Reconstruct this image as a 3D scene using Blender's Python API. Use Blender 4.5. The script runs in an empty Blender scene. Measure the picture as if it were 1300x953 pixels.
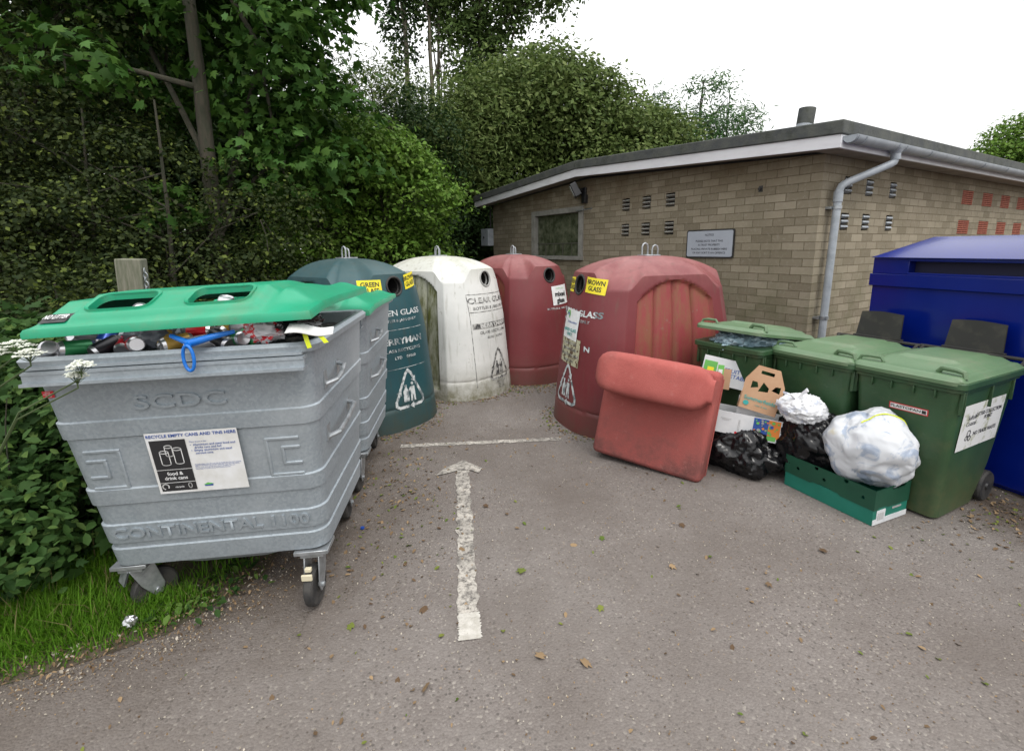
import bpy, math, random
import numpy as np
from mathutils import Vector, Matrix, noise
PI=math.pi; R=math.radians
scn=bpy.context.scene; COL=scn.collection
random.seed(7)
# ---------------------------------------------------------------- camera numbers
W=1300.;F=610.;CX=650.;CY=432.;TH=math.atan(117/F);RO=R(0.6);CH=1.72
_u=Vector((-math.sin(RO)*math.cos(TH),math.cos(RO)*math.cos(TH),math.sin(TH)))
_f=Vector((0,0,-1)); _y=(_f-_u*_f.dot(_u)).normalized(); _x=_y.cross(_u)
RM=Matrix((_x,_y,_u))
def cam():
    cd=bpy.data.cameras.new('camera'); c=bpy.data.objects.new('camera',cd); COL.objects.link(c)
    m=RM.to_4x4(); m.translation=Vector((0,0,CH)); c.matrix_world=m
    cd.sensor_width=36; cd.lens=F/W*36; cd.shift_y=-(476.5-CY)/W; cd.clip_end=2000; cd.clip_start=.05
    scn.camera=c
cam()
# ---------------------------------------------------------------- materials
def mat(name,c,rough=.6,metal=0,c2=None,sc=6,detail=5,lo=.35,hi=.65,bump=0,bsc=60,spec=.5,extra=None,coord='Object',trans=0,stretch=None,coat=0,ridge=0,rsc=4):
    m=bpy.data.materials.new(name); m.use_nodes=True; nt=m.node_tree; N=nt.nodes; L=nt.links
    b=N['Principled BSDF']; b.inputs['Roughness'].default_value=rough; b.inputs['Metallic'].default_value=metal
    b.inputs['Specular IOR Level'].default_value=spec; b.inputs['Coat Weight'].default_value=coat
    b.inputs['Base Color'].default_value=(*c,1)
    tc=N.new('ShaderNodeTexCoord'); vec=tc.outputs[coord]
    if stretch:
        mp=N.new('ShaderNodeMapping'); mp.inputs['Scale'].default_value=stretch; L.new(vec,mp.inputs[0]); vec=mp.outputs[0]
    col=None
    def ns(scale,det=5,rg=.6,dist=0):
        n=N.new('ShaderNodeTexNoise'); n.inputs['Scale'].default_value=scale; n.inputs['Detail'].default_value=det; n.inputs['Roughness'].default_value=rg
        n.inputs['Distortion'].default_value=dist; L.new(vec,n.inputs['Vector']); return n.outputs['Fac']
    def mr(v,a,bb,c0=0.,d=1.):
        r=N.new('ShaderNodeMapRange'); r.inputs[1].default_value=a; r.inputs[2].default_value=bb; r.inputs[3].default_value=c0; r.inputs[4].default_value=d; L.new(v,r.inputs[0]); return r.outputs[0]
    def mix(fac,a,bb):
        x=N.new('ShaderNodeMix'); x.data_type='RGBA'
        if isinstance(fac,(int,float)): x.inputs[0].default_value=fac
        else: L.new(fac,x.inputs[0])
        for s,v in ((6,a),(7,bb)):
            if isinstance(v,tuple): x.inputs[s].default_value=(*v,1)
            else: L.new(v,x.inputs[s])
        return x.outputs[2]
    if c2: col=mix(mr(ns(sc,detail),lo,hi),c,c2)
    if extra: 
        env=dict(N=N,L=L,ns=ns,mr=mr,mix=mix,vec=vec,tc=tc,b=b,col=col if col is not None else c)
        col=extra(env)
    if col is not None and not isinstance(col,tuple): L.new(col,b.inputs['Base Color'])
    if bump:
        bp=N.new('ShaderNodeBump'); bp.inputs['Strength'].default_value=bump; bp.inputs['Distance'].default_value=.01
        L.new(ns(bsc,4),bp.inputs['Height']); L.new(bp.outputs[0],b.inputs['Normal'])
    if ridge:
        rn=N.new('ShaderNodeTexNoise'); rn.noise_type='RIDGED_MULTIFRACTAL'; rn.inputs['Scale'].default_value=rsc; rn.inputs['Detail'].default_value=3; rn.inputs['Roughness'].default_value=.5; rn.inputs['Distortion'].default_value=1.2; L.new(vec,rn.inputs['Vector'])
        b2=N.new('ShaderNodeBump'); b2.inputs['Strength'].default_value=ridge; b2.inputs['Distance'].default_value=.02; L.new(rn.outputs['Fac'],b2.inputs['Height'])
        if bump: L.new(bp.outputs[0],b2.inputs['Normal'])
        L.new(b2.outputs[0],b.inputs['Normal'])
    if trans:
        t=N.new('ShaderNodeBsdfTranslucent'); ms=N.new('ShaderNodeMixShader'); ms.inputs[0].default_value=trans
        if col is not None and not isinstance(col,tuple): L.new(col,t.inputs[0])
        else: t.inputs[0].default_value=(*c,1)
        L.new(b.outputs[0],ms.inputs[1]); L.new(t.outputs[0],ms.inputs[2]); L.new(ms.outputs[0],N['Material Output'].inputs[0])
    return m
def mul(env,f): pass
def sepz(e,coord='Object'):
    s=e['N'].new('ShaderNodeSeparateXYZ'); e['L'].new(e['tc'].outputs[coord],s.inputs[0]); return s.outputs
def math_(e,op,a,b=None):
    n=e['N'].new('ShaderNodeMath'); n.operation=op; n.use_clamp=False
    for i,v in enumerate((a,b)):
        if v is None: continue
        if isinstance(v,(int,float)): n.inputs[i].default_value=v
        else: e['L'].new(v,n.inputs[i])
    return n.outputs[0]
# ---------------------------------------------------------------- mesh builder
class MB:
    def __init__(s): s.v=[]; s.f=[]; s.m=[]
    def add(s,vs,fs,mi=0):
        o=len(s.v); s.v+= [tuple(p) for p in vs]; s.f+=[tuple(i+o for i in f) for f in fs]; s.m+=[mi]*len(fs); return s
    def box(s,c,d,rot=None,mi=0,taper=1.0):
        vs=[]
        for z in(-.5,.5):
            k=taper if z>0 else 1
            for x,y in((-.5,-.5),(.5,-.5),(.5,.5),(-.5,.5)):
                p=Vector((x*d[0]*k,y*d[1]*k,z*d[2])); 
                if rot is not None: p=rot@p
                vs.append(p+Vector(c))
        return s.add(vs,[(3,2,1,0),(4,5,6,7),(0,1,5,4),(1,2,6,5),(2,3,7,6),(3,0,4,7)],mi)
    def tube(s,path,r,n=8,mi=0,cap=True,sq=1.0):
        path=[Vector(p) for p in path]; rs=r if isinstance(r,(list,tuple)) else [r]*len(path)
        rings=[]; prev=None
        for i,p in enumerate(path):
            t=(path[min(i+1,len(path)-1)]-path[max(i-1,0)]).normalized()
            if prev is None:
                a=Vector((0,0,1)) if abs(t.z)<.9 else Vector((1,0,0)); u=t.cross(a).normalized()
            else: u=(prev-t*prev.dot(t)).normalized()
            prev=u; w=t.cross(u)
            rings.append([p+(u*math.cos(2*PI*k/n)+w*math.sin(2*PI*k/n)*sq)*rs[i] for k in range(n)])
        return s.loft(rings,mi,cap,cap)
    def loft(s,rings,mi=0,c0=True,c1=True,closed=True):
        n=len(rings[0]); vs=[p for r in rings for p in r]; fs=[]
        for i in range(len(rings)-1):
            for k in range(n if closed else n-1):
                a=i*n+k; b=i*n+(k+1)%n; fs.append((a,b,b+n,a+n))
        if c0: fs.append(tuple(range(n))[::-1])
        if c1: fs.append(tuple((len(rings)-1)*n+k for k in range(n)))
        return s.add(vs,fs,mi)
    def lathe(s,prof,c=(0,0,0),axis='Z',n=24,mi=0):
        rings=[]
        for r,h in prof:
            ring=[]
            for k in range(n):
                a=2*PI*k/n; x,y=r*math.cos(a),r*math.sin(a)
                p={'Z':(x,y,h),'X':(h,x,y),'Y':(y,h,x)}[axis]; ring.append(Vector(p)+Vector(c))
            rings.append(ring)
        return s.loft(rings,mi)
    def prism(s,poly,z0,z1,mi=0,tf=None):
        n=len(poly); vs=[Vector((x,y,z0)) for x,y in poly]+[Vector((x,y,z1)) for x,y in poly]
        if tf: vs=[tf(p) for p in vs]
        fs=[tuple(range(n))[::-1],tuple(range(n,2*n))]+[(k,(k+1)%n,(k+1)%n+n,k+n) for k in range(n)]
        return s.add(vs,fs,mi)
    def grid(s,fn,nu,nv,mi=0,skip=None):
        vs=[fn(i/nu,j/nv) for j in range(nv+1) for i in range(nu+1)]
        fs=[(j*(nu+1)+i,j*(nu+1)+i+1,(j+1)*(nu+1)+i+1,(j+1)*(nu+1)+i) for j in range(nv) for i in range(nu) if not(skip and skip((i+.5)/nu,(j+.5)/nv))]
        return s.add(vs,fs,mi)
    def text(s,body,size,fn,off=.0015,mi=0,align='CENTER',sx=1.0,bold=0,depth=0):
        vs,fs=text_poly(body,align,bold)
        P=[fn(x*size*sx,y*size,off) for x,y in vs]
        s.add(P,fs,mi)
        if depth:
            Q=[fn(x*size*sx,y*size,off-depth) for x,y in vs]
            from collections import Counter
            ec=Counter(); 
            for f in fs:
                for a,b in zip(f,f[1:]+f[:1]): ec[(a,b)]+=1
            n=len(P); sf=[(a,b,b+n,a+n)[::-1] for (a,b) in ec if (b,a) not in ec]
            s.add(P+Q,sf,mi)
        return s
    def build(s,name,mats,parent=None,smooth=35,bevel=0,bseg=2,subd=0):
        me=bpy.data.meshes.new(name); me.from_pydata(s.v,[],s.f); 
        if not isinstance(mats,(list,tuple)): mats=[mats]
        for m in mats: me.materials.append(m)
        me.polygons.foreach_set('material_index',s.m)
        if smooth:
            me.polygons.foreach_set('use_smooth',[True]*len(s.f)); me.set_sharp_from_angle(angle=R(smooth))
        me.validate(); me.update()
        o=bpy.data.objects.new(name,me); COL.objects.link(o)
        if parent is not None: o.parent=parent
        if bevel:
            b=o.modifiers.new('b','BEVEL'); b.width=bevel; b.segments=bseg; b.limit_method='ANGLE'; b.angle_limit=R(40)
        return o
_tc={}
def text_poly(body,align='CENTER',bold=0):
    k=(body,align,bold)
    if k in _tc: return _tc[k]
    cu=bpy.data.curves.new('t','FONT'); cu.body=body; cu.size=1; cu.align_x=align; cu.align_y='CENTER'; cu.resolution_u=3; cu.offset=bold; cu.space_line=.95
    o=bpy.data.objects.new('t',cu); COL.objects.link(o); dg=bpy.context.evaluated_depsgraph_get(); dg.update()
    me=o.evaluated_get(dg).to_mesh(); vs=[(v.co.x,v.co.y) for v in me.vertices]; fs=[tuple(p.vertices) for p in me.polygons]
    o.evaluated_get(dg).to_mesh_clear(); bpy.data.objects.remove(o); bpy.data.curves.remove(cu)
    _tc[k]=(vs,fs); return vs,fs
def tag(o,label=None,cat=None,group=None,kind=None):
    if label: o['label']=label
    if cat: o['category']=cat
    if group: o['group']=group
    if kind: o['kind']=kind
    return o
def empty(name,loc,rot=(0,0,0),label=None,cat=None,group=None):
    o=bpy.data.objects.new(name,None); COL.objects.link(o); o.location=loc; o.rotation_euler=rot; o.empty_display_size=.1
    return tag(o,label,cat,group)
def copy_tree(o,parent=None):
    c=o.copy(); COL.objects.link(c); 
    if parent is not None: c.parent=parent
    for ch in list(o.children): copy_tree(ch,c)
    return c
def plane(o,ux,uy):
    o=Vector(o);ux=Vector(ux).normalized();uy=Vector(uy).normalized();n=ux.cross(uy)
    return lambda x,y,off=0:o+ux*x+uy*y+n*off
def rect(mb,fn,x0,x1,y0,y1,off=0,mi=0,th=0,nx=1,ny=1):
    mb.grid(lambda u,v:fn(x0+(x1-x0)*u,y0+(y1-y0)*v,off),nx,ny,mi)
def sst(a,b,x):
    t=min(1,max(0,(x-a)/(b-a))); return t*t*(3-2*t)
def rrect(w,d,r,n=5,cx=0,cy=0):
    pts=[]
    for (sx,sy,a0) in((1,-1,-90),(1,1,0),(-1,1,90),(-1,-1,180)):
        for k in range(n+1):
            a=R(a0+90*k/n); pts.append((cx+sx*(w/2-r)+r*math.cos(a),cy+sy*(d/2-r)+r*math.sin(a)))
    return pts
# ---------------------------------------------------------------- world & sun
wd=bpy.data.worlds.new('World'); scn.world=wd; wd.use_nodes=True; nt=wd.node_tree
bg=nt.nodes['Background']; sky=nt.nodes.new('ShaderNodeTexSky'); sky.sky_type='NISHITA'; sky.sun_disc=False
SEL,SAZ=R(56),R(150)
sky.sun_elevation=SEL; sky.sun_rotation=SAZ; sky.air_density=1.5; sky.dust_density=5; sky.altitude=50
wt=nt.nodes.new('ShaderNodeTexCoord'); sp=nt.nodes.new('ShaderNodeTexNoise'); sp.inputs['Scale'].default_value=2.2; sp.inputs['Detail'].default_value=5
nt.links.new(wt.outputs['Generated'],sp.inputs['Vector'])
cr=nt.nodes.new('ShaderNodeMapRange'); cr.inputs[1].default_value=.3; cr.inputs[2].default_value=.7; cr.inputs[3].default_value=12.5; cr.inputs[4].default_value=15.5; nt.links.new(sp.outputs['Fac'],cr.inputs[0])
cc=nt.nodes.new('ShaderNodeCombineColor'); 
for i in range(3): nt.links.new(cr.outputs[0],cc.inputs[i])
mx=nt.nodes.new('ShaderNodeMix'); mx.data_type='RGBA'; mx.inputs[0].default_value=.88
sx=nt.nodes.new('ShaderNodeSeparateXYZ'); nt.links.new(wt.outputs['Generated'],sx.inputs[0])
gr_=nt.nodes.new('ShaderNodeMapRange'); gr_.inputs[1].default_value=0; gr_.inputs[2].default_value=1; gr_.inputs[3].default_value=.62; gr_.inputs[4].default_value=1.35; nt.links.new(sx.outputs[2],gr_.inputs[0])
ml=nt.nodes.new('ShaderNodeMath'); ml.operation='MULTIPLY'; nt.links.new(cr.outputs[0],ml.inputs[0]); nt.links.new(gr_.outputs[0],ml.inputs[1])
for i in range(3): nt.links.new(ml.outputs[0],cc.inputs[i])
nt.links.new(sky.outputs[0],mx.inputs[6]); nt.links.new(cc.outputs[0],mx.inputs[7]); nt.links.new(mx.outputs[2],bg.inputs[0]); bg.inputs[1].default_value=.1
sl=bpy.data.lights.new('sun','SUN'); sl.energy=1.1; sl.angle=R(24); sl.color=(1,.97,.92); so=bpy.data.objects.new('sun',sl); COL.objects.link(so)
sd=Vector((math.sin(SAZ)*math.cos(SEL),math.cos(SAZ)*math.cos(SEL),math.sin(SEL)))
so.rotation_euler=sd.to_track_quat('Z','Y').to_euler(); so.location=sd*40
scn.view_settings.view_transform='Standard'; scn.view_settings.look='None'; scn.view_settings.exposure=0.48; scn.view_settings.gamma=1
scn.render.engine='CYCLES'; scn.cycles.use_denoising=True; scn.cycles.max_bounces=6; scn.cycles.diffuse_bounces=3; scn.cycles.glossy_bounces=3; scn.cycles.transmission_bounces=4; scn.cycles.transparent_max_bounces=16
# ---------------------------------------------------------------- palette
def gritty(dirt,amt,scale=3,z0=None,z1=None,dirt2=None):
    def ex(e):
        n=e['mr'](e['ns'](scale,8,.7),.5,.72)
        if z0 is not None:
            z=sepz(e)[2]; h=e['mr'](z,z0,z1,1,0); 
            n2=e['mr'](e['ns'](scale*2.3,8,.75),.3,.62); lo=math_(e,'MULTIPLY',h,n2); n=math_(e,'MAXIMUM',math_(e,'MULTIPLY',n,.5),lo)
        n=math_(e,'MULTIPLY',n,amt); c=e['mix'](n,e['col'],dirt)
        if dirt2: c=e['mix'](e['mr'](e['ns'](scale*7,6,.7),.6,.75,0,.5),c,dirt2)
        return c
    return ex
M={}
def galv(e):
    v=e['N'].new('ShaderNodeTexVoronoi'); v.inputs['Scale'].default_value=90; e['L'].new(e['vec'],v.inputs['Vector'])
    s=e['N'].new('ShaderNodeSeparateColor'); e['L'].new(v.outputs['Color'],s.inputs[0])
    c=e['mix'](e['mr'](s.outputs[0],0,1,0,.6),(.275,.315,.345),(.385,.43,.465))
    c=e['mix'](e['mr'](e['ns'](3,8,.7),.45,.75,0,.7),c,(.27,.30,.32))
    c=e['mix'](e['mr'](e['ns'](1.3,6,.6),.5,.7,0,.5),c,(.52,.56,.59))
    return c
M['galv']=mat('galvanised_steel',(.4,.43,.45),.52,.45,extra=galv,bump=.15,bsc=25)
M['galv2']=mat('zinc_castings',(.42,.44,.46),.4,.7,c2=(.25,.27,.28),sc=20,bump=.1,bsc=80)
M['rubber']=mat('black_rubber',(.018,.018,.019),.75,c2=(.05,.047,.043),sc=14,bump=.2,bsc=70)
M['lidgreen']=mat('emerald_plastic',(.006,.23,.115),.4,c2=(.009,.28,.15),sc=3,extra=gritty((.14,.17,.09),.35,5,dirt2=(.09,.10,.05)),bump=.05,bsc=30)
M['black']=mat('black_plastic',(.012,.012,.013),.5,c2=(.03,.03,.03),sc=10)
M['void']=mat('dark_inside',(.008,.008,.008),.9)  # near-black colour stands in for shade inside holes and behind openings
M['white']=mat('white_vinyl',(.68,.69,.70),.5,c2=(.58,.58,.56),sc=12)
M['blueink']=mat('blue_ink',(.02,.07,.30),.5)
M['blackink']=mat('black_ink',(.018,.018,.02),.5)
M['yellow']=mat('yellow_sticker',(.82,.68,.02),.5,c2=(.7,.6,.03),sc=15)
M['teal']=mat('teal_print',(.02,.28,.26),.5); M['greenink']=mat('green_print',(.12,.4,.08),.5); M['redink']=mat('red_print',(.5,.02,.03),.5); M['orange']=mat('orange_print',(.65,.2,.03),.5)
M['concrete_gray']=mat('grey_print',(.30,.30,.29),.6)
def bankmat(name,c,c2,top,algae,a=.8,rough=.5):
    def ex(e):
        col=e['mix'](e['mr'](e['ns'](2.0,8,.65),.35,.68),c,c2)
        z=sepz(e)[2]
        # stains: scuffed skirt and algae streaks
        col=e['mix'](math_(e,'MULTIPLY',e['mr'](z,.05,.42,1,0),e['mr'](e['ns'](5,8,.75),.3,.6,.25,a)),col,algae)
        col=e['mix'](math_(e,'MULTIPLY',e['mr'](z,1.3,1.62,0,1),e['mr'](e['ns'](4,8,.7),.35,.7,.2,.8)),col,top)
        mp=e['N'].new('ShaderNodeMapping'); mp.inputs['Scale'].default_value=(9,9,.8); e['L'].new(e['tc'].outputs['Object'],mp.inputs[0])
        n=e['N'].new('ShaderNodeTexNoise'); n.inputs['Scale'].default_value=2.5; n.inputs['Detail'].default_value=8; e['L'].new(mp.outputs[0],n.inputs['Vector'])
        col=e['mix'](e['mr'](n.outputs['Fac'],.55,.76,0,.45),col,algae)
        col=e['mix'](e['mr'](e['ns'](9,9,.8,.6),.60,.66,0,.5),col,algae)
        return col
    return mat(name,c,rough,extra=ex,bump=.12,bsc=14)
def panelmat(name,c,algae,amt):
    def ex(e):
        mp=e['N'].new('ShaderNodeMapping'); mp.inputs['Scale'].default_value=(6,6,1.6); e['L'].new(e['tc'].outputs['Object'],mp.inputs[0])
        n=e['N'].new('ShaderNodeTexNoise'); n.inputs['Scale'].default_value=2.2; n.inputs['Detail'].default_value=9; n.inputs['Roughness'].default_value=.72; e['L'].new(mp.outputs[0],n.inputs['Vector'])
        col=e['mix'](e['mr'](n.outputs['Fac'],.42,.62,0,amt),c,algae)
        return e['mix'](e['mr'](e['ns'](11,8,.75),.62,.7,0,.6),col,(.2,.2,.17))
    return mat(name,c,.6,extra=ex,bump=.2,bsc=20)
BK={'green':(bankmat('teal_bank_shell',(.008,.050,.062),(.013,.070,.082),(.07,.09,.085),(.045,.05,.035)),panelmat('teal_bank_panel',(.02,.05,.05),(.06,.075,.02),.9)),
 'white':(bankmat('white_bank_shell',(.56,.57,.55),(.68,.68,.66),(.30,.30,.20),(.15,.14,.08),1.0),panelmat('white_bank_panel',(.32,.33,.26),(.09,.10,.02),1.0)),
 'red':(bankmat('red_bank_shell',(.135,.020,.024),(.165,.028,.032),(.33,.15,.14),(.10,.055,.04),.7),panelmat('red_bank_panel',(.235,.038,.040),(.16,.12,.04),.42))}  # pink top colour: weathering plus sky gloss painted onto the upper shell
M['wornwhite']=mat('worn_white_paint',(.55,.58,.58),.6,c2=(.14,.17,.18),sc=14,lo=.46,hi=.58)
M['wornblack']=mat('worn_black_paint',(.06,.06,.06),.6,c2=(.42,.42,.40),sc=18,lo=.44,hi=.58)
M['wgreen']=mat('bin_green_plastic',(.020,.056,.022),.45,c2=(.028,.075,.030),sc=4,extra=gritty((.085,.09,.04),.9,5,.02,.5,dirt2=(.07,.10,.065)),bump=.08,bsc=40)
M['wlid']=mat('faded_green_lid',(.085,.150,.075),.45,c2=(.105,.18,.095),sc=3,extra=gritty((.14,.16,.10),.8,3,dirt2=(.07,.10,.06)),bump=.05,bsc=30)
M['skip']=mat('blue_skip_paint',(.001,.008,.13),.22,c2=(.0015,.011,.16),sc=2,bump=.06,bsc=6,coat=.1,spec=.35)
M['sofa']=mat('coral_upholstery',(.33,.084,.074),.9,c2=(.38,.105,.092),sc=5,spec=.2,extra=gritty((.13,.055,.05),1.0,2.2,.02,.62,dirt2=(.40,.17,.15)),bump=.45,bsc=190,ridge=.12,rsc=3)
M['blackbag']=mat('black_bin_liner',(.005,.005,.006),.2,spec=.42,ridge=.3,rsc=5)
def bagp(e):
    c=e['mix'](e['mr'](e['ns'](6.5,5,.6,1.5),.52,.62,0,.75),(.70,.72,.75),(.30,.38,.52))
    return e['mix'](e['mr'](e['ns'](5.1,3,.5),.64,.72,0,.6),c,(.6,.5,.2))
M['whitebag']=mat('translucent_white_bag',(.66,.68,.70),.25,extra=bagp,ridge=.7,rsc=8,trans=.25)
M['plainbag']=mat('white_carrier_plastic',(.76,.77,.79),.3,c2=(.42,.48,.64),sc=11,lo=.52,hi=.68,ridge=.5,rsc=10,trans=.15)
M['clearbag']=mat('blue_tinted_film',(.45,.60,.66),.15,c2=(.12,.20,.25),sc=8,ridge=.8,rsc=7)
M['card']=mat('brown_card',(.36,.21,.12),.8,c2=(.40,.25,.15),sc=8,bump=.06,bsc=120)
M['whitecard']=mat('white_card',(.62,.63,.64),.7,c2=(.52,.54,.56),sc=7)
M['boxdark']=mat('dark_green_card',(.004,.048,.026),.5,c2=(.006,.060,.032),sc=6)
M['boxteal']=mat('teal_green_card',(.006,.13,.09),.5,c2=(.010,.155,.11),sc=6)
M['wood']=mat('weathered_oak',(.20,.19,.15),.9,c2=(.10,.11,.07),sc=7,stretch=(6,6,.7),bump=.6,bsc=30)
M['fascia']=mat('white_fascia_paint',(.66,.66,.69),.5,c2=(.55,.54,.57),sc=3,lo=.45,hi=.8,stretch=(1,1,3))
M['felt']=mat('roof_felt',(.055,.06,.062),.9,c2=(.085,.09,.08),sc=6,extra=gritty((.03,.035,.025),.9,5,dirt2=(.16,.17,.11)),bump=.5,bsc=40)
M['pipe']=mat('grey_upvc',(.27,.30,.335),.45,c2=(.35,.38,.41),sc=6,extra=gritty((.10,.12,.10),.4,8))
M['terra']=mat('red_airbrick',(.30,.085,.045),.8,c2=(.24,.06,.035),sc=15,bump=.3,bsc=60)
M['frame']=mat('grey_window_frame',(.19,.185,.165),.8,c2=(.27,.265,.24),sc=9,bump=.3,bsc=50)
M['glass']=mat('grimy_glass',(.045,.055,.03),.2,c2=(.14,.15,.10),sc=7,lo=.4,hi=.7,extra=None)
M['soffit']=mat('soffit_board',(.28,.25,.21),.8,c2=(.2,.17,.14),sc=4)
M['bark']=mat('tree_bark',(.055,.046,.033),.95,c2=(.03,.034,.02),sc=6,stretch=(4,4,.8),bump=.9,bsc=18)
M['palebark']=mat('poplar_bark',(.18,.16,.12),.9,c2=(.10,.09,.065),sc=5,stretch=(4,4,.8),bump=.6,bsc=12)
def brick(e):
    s=e['N'].new('ShaderNodeSeparateXYZ'); e['L'].new(e['tc'].outputs['UV'],s.inputs[0])
    n=e['N'].new('ShaderNodeTexNoise'); n.inputs['Scale'].default_value=7; n.inputs['Detail'].default_value=3
    e['L'].new(e['tc'].outputs['UV'],n.inputs['Vector'])
    vm=e['N'].new('ShaderNodeVectorMath'); vm.operation='SCALE'; e['L'].new(n.outputs['Color'],vm.inputs[0]); vm.inputs[3].default_value=.008
    va=e['N'].new('ShaderNodeVectorMath'); va.operation='ADD'; e['L'].new(e['tc'].outputs['UV'],va.inputs[0]); e['L'].new(vm.outputs[0],va.inputs[1])
    b=e['N'].new('ShaderNodeTexBrick'); e['L'].new(va.outputs[0],b.inputs['Vector'])
    b.inputs['Scale'].default_value=1; b.inputs['Brick Width'].default_value=.258; b.inputs['Row Height'].default_value=.0925; b.inputs['Mortar Size'].default_value=.0048; b.inputs['Mortar Smooth'].default_value=.3
    b.inputs['Bias'].default_value=-.05; b.inputs['Color1'].default_value=(.30,.262,.195,1); b.inputs['Color2'].default_value=(.175,.148,.104,1); b.inputs['Mortar'].default_value=(.13,.105,.067,1)
    c=e['mix'](e['mr'](e['ns'](1.2,6,.65),.42,.72,0,.55),b.outputs['Color'],(.15,.13,.085))
    c=e['mix'](e['mr'](e['ns'](28,6,.75),.52,.75,0,.5),c,(.36,.335,.27))
    z=s.outputs[1]
    c=e['mix'](math_(e,'MULTIPLY',e['mr'](z,1.7,.3,0,1),e['mr'](e['ns'](2.1,8,.7),.42,.62,0,.75)),c,(.085,.095,.04))
    c=e['mix'](math_(e,'MULTIPLY',e['mr'](z,2.25,2.75,0,1),e['mr'](e['ns'](1.7,8,.7),.35,.6,.1,.75)),c,(.12,.085,.05))
    bp=e['N'].new('ShaderNodeBump'); bp.inputs['Strength'].default_value=.7; bp.inputs['Distance'].default_value=.008
    inv=math_(e,'SUBTRACT',1,b.outputs['Fac']); h=math_(e,'ADD',inv,math_(e,'MULTIPLY',e['ns'](45,6,.7),.5)); e['L'].new(h,bp.inputs['Height']); e['L'].new(bp.outputs[0],e['b'].inputs['Normal'])
    return c
M['brick']=mat('buff_brickwork',(.2,.2,.2),.92,extra=brick,spec=.25)
def asph(e):
    def vor(sc,rand=1):
        v=e['N'].new('ShaderNodeTexVoronoi'); v.inputs['Scale'].default_value=sc; v.inputs['Randomness'].default_value=rand; e['L'].new(e['vec'],v.inputs['Vector']); return v
    v1=vor(105); v2=vor(48)
    s=e['N'].new('ShaderNodeSeparateColor'); e['L'].new(v1.outputs['Color'],s.inputs[0])
    s2=e['N'].new('ShaderNodeSeparateColor'); e['L'].new(v2.outputs['Color'],s2.inputs[0])
    c=e['mix'](e['mr'](s.outputs[0],0,1),(.138,.120,.110),(.190,.170,.157))
    c=e['mix'](e['mr'](s.outputs[1],.94,.97,0,.55),c,(.36,.33,.29))
    c=e['mix'](math_(e,'MULTIPLY',e['mr'](s2.outputs[1],.92,.94,0,.8),e['mr'](v2.outputs['Distance'],.30,.22)),c,(.26,.20,.15))
    c=e['mix'](math_(e,'MULTIPLY',e['mr'](s2.outputs[2],.82,.84,0,.6),e['mr'](v2.outputs['Distance'],.32,.25)),c,(.035,.033,.03))
    c=e['mix'](e['mr'](e['ns'](.7,6,.6),.38,.68,0,.55),c,(.205,.187,.174))
    c=e['mix'](e['mr'](e['ns'](1.9,8,.7),.5,.78,0,.6),c,(.12,.105,.096))
    c=e['mix'](e['mr'](e['ns'](5.0,9,.75),.6,.78,0,.45),c,(.085,.08,.055))
    ck=vor(1.1); ck.feature='DISTANCE_TO_EDGE'; wv=e['N'].new('ShaderNodeVectorMath'); wv.operation='ADD'; nz=e['N'].new('ShaderNodeTexNoise'); nz.inputs['Scale'].default_value=3; nz.inputs['Detail'].default_value=6; e['L'].new(e['vec'],nz.inputs['Vector']); sc_=e['N'].new('ShaderNodeVectorMath'); sc_.operation='SCALE'; sc_.inputs[3].default_value=.5; e['L'].new(nz.outputs['Color'],sc_.inputs[0]); e['L'].new(e['vec'],wv.inputs[0]); e['L'].new(sc_.outputs[0],wv.inputs[1]); e['L'].new(wv.outputs[0],ck.inputs['Vector'])
    c=e['mix'](math_(e,'MULTIPLY',e['mr'](ck.outputs['Distance'],.006,.001,0,.55),e['mr'](e['ns'](1.3,4,.6),.5,.6)),c,(.06,.055,.05))
    c=e['mix'](e['mr'](e['ns'](.45,6,.65),.42,.62,0,.75),c,(.105,.088,.077))
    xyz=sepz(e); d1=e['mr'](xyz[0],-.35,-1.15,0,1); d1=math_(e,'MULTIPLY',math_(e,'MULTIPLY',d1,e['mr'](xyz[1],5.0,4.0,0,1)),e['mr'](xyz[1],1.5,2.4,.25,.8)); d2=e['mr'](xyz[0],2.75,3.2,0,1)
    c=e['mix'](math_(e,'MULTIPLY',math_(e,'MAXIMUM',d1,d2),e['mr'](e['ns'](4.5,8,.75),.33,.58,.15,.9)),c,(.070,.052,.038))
    bp=e['N'].new('ShaderNodeBump'); bp.inputs['Strength'].default_value=.55; bp.inputs['Distance'].default_value=.006
    h=math_(e,'ADD',math_(e,'MULTIPLY',v1.outputs['Distance'],-1.2),e['ns'](14,8,.75)); e['L'].new(h,bp.inputs['Height']); e['L'].new(bp.outputs[0],e['b'].inputs['Normal'])
    return c
M['asphalt']=mat('worn_asphalt',(.1,.1,.1),.88,extra=asph,spec=.3)
def line(e):
    n=e['mr'](e['ns'](30,9,.8),.41,.54); v=e['mr'](e['ns'](6,6,.6),.3,.6,.35,1)
    return e['mix'](math_(e,'MULTIPLY',n,v),(.10,.092,.083),(.44,.41,.365))
M['line']=mat('worn_road_paint',(.4,.4,.38),.85,extra=line,bump=.6,bsc=90)
M['linenew']=mat('thick_road_paint',(.50,.48,.44),.8,c2=(.36,.34,.30),sc=25,bump=.6,bsc=90)
M['soil']=mat('dark_soil',(.055,.042,.028),.95,c2=(.095,.072,.05),sc=9,extra=gritty((.03,.035,.015),.8,4,dirt2=(.16,.13,.09)),bump=1,bsc=40)
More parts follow.
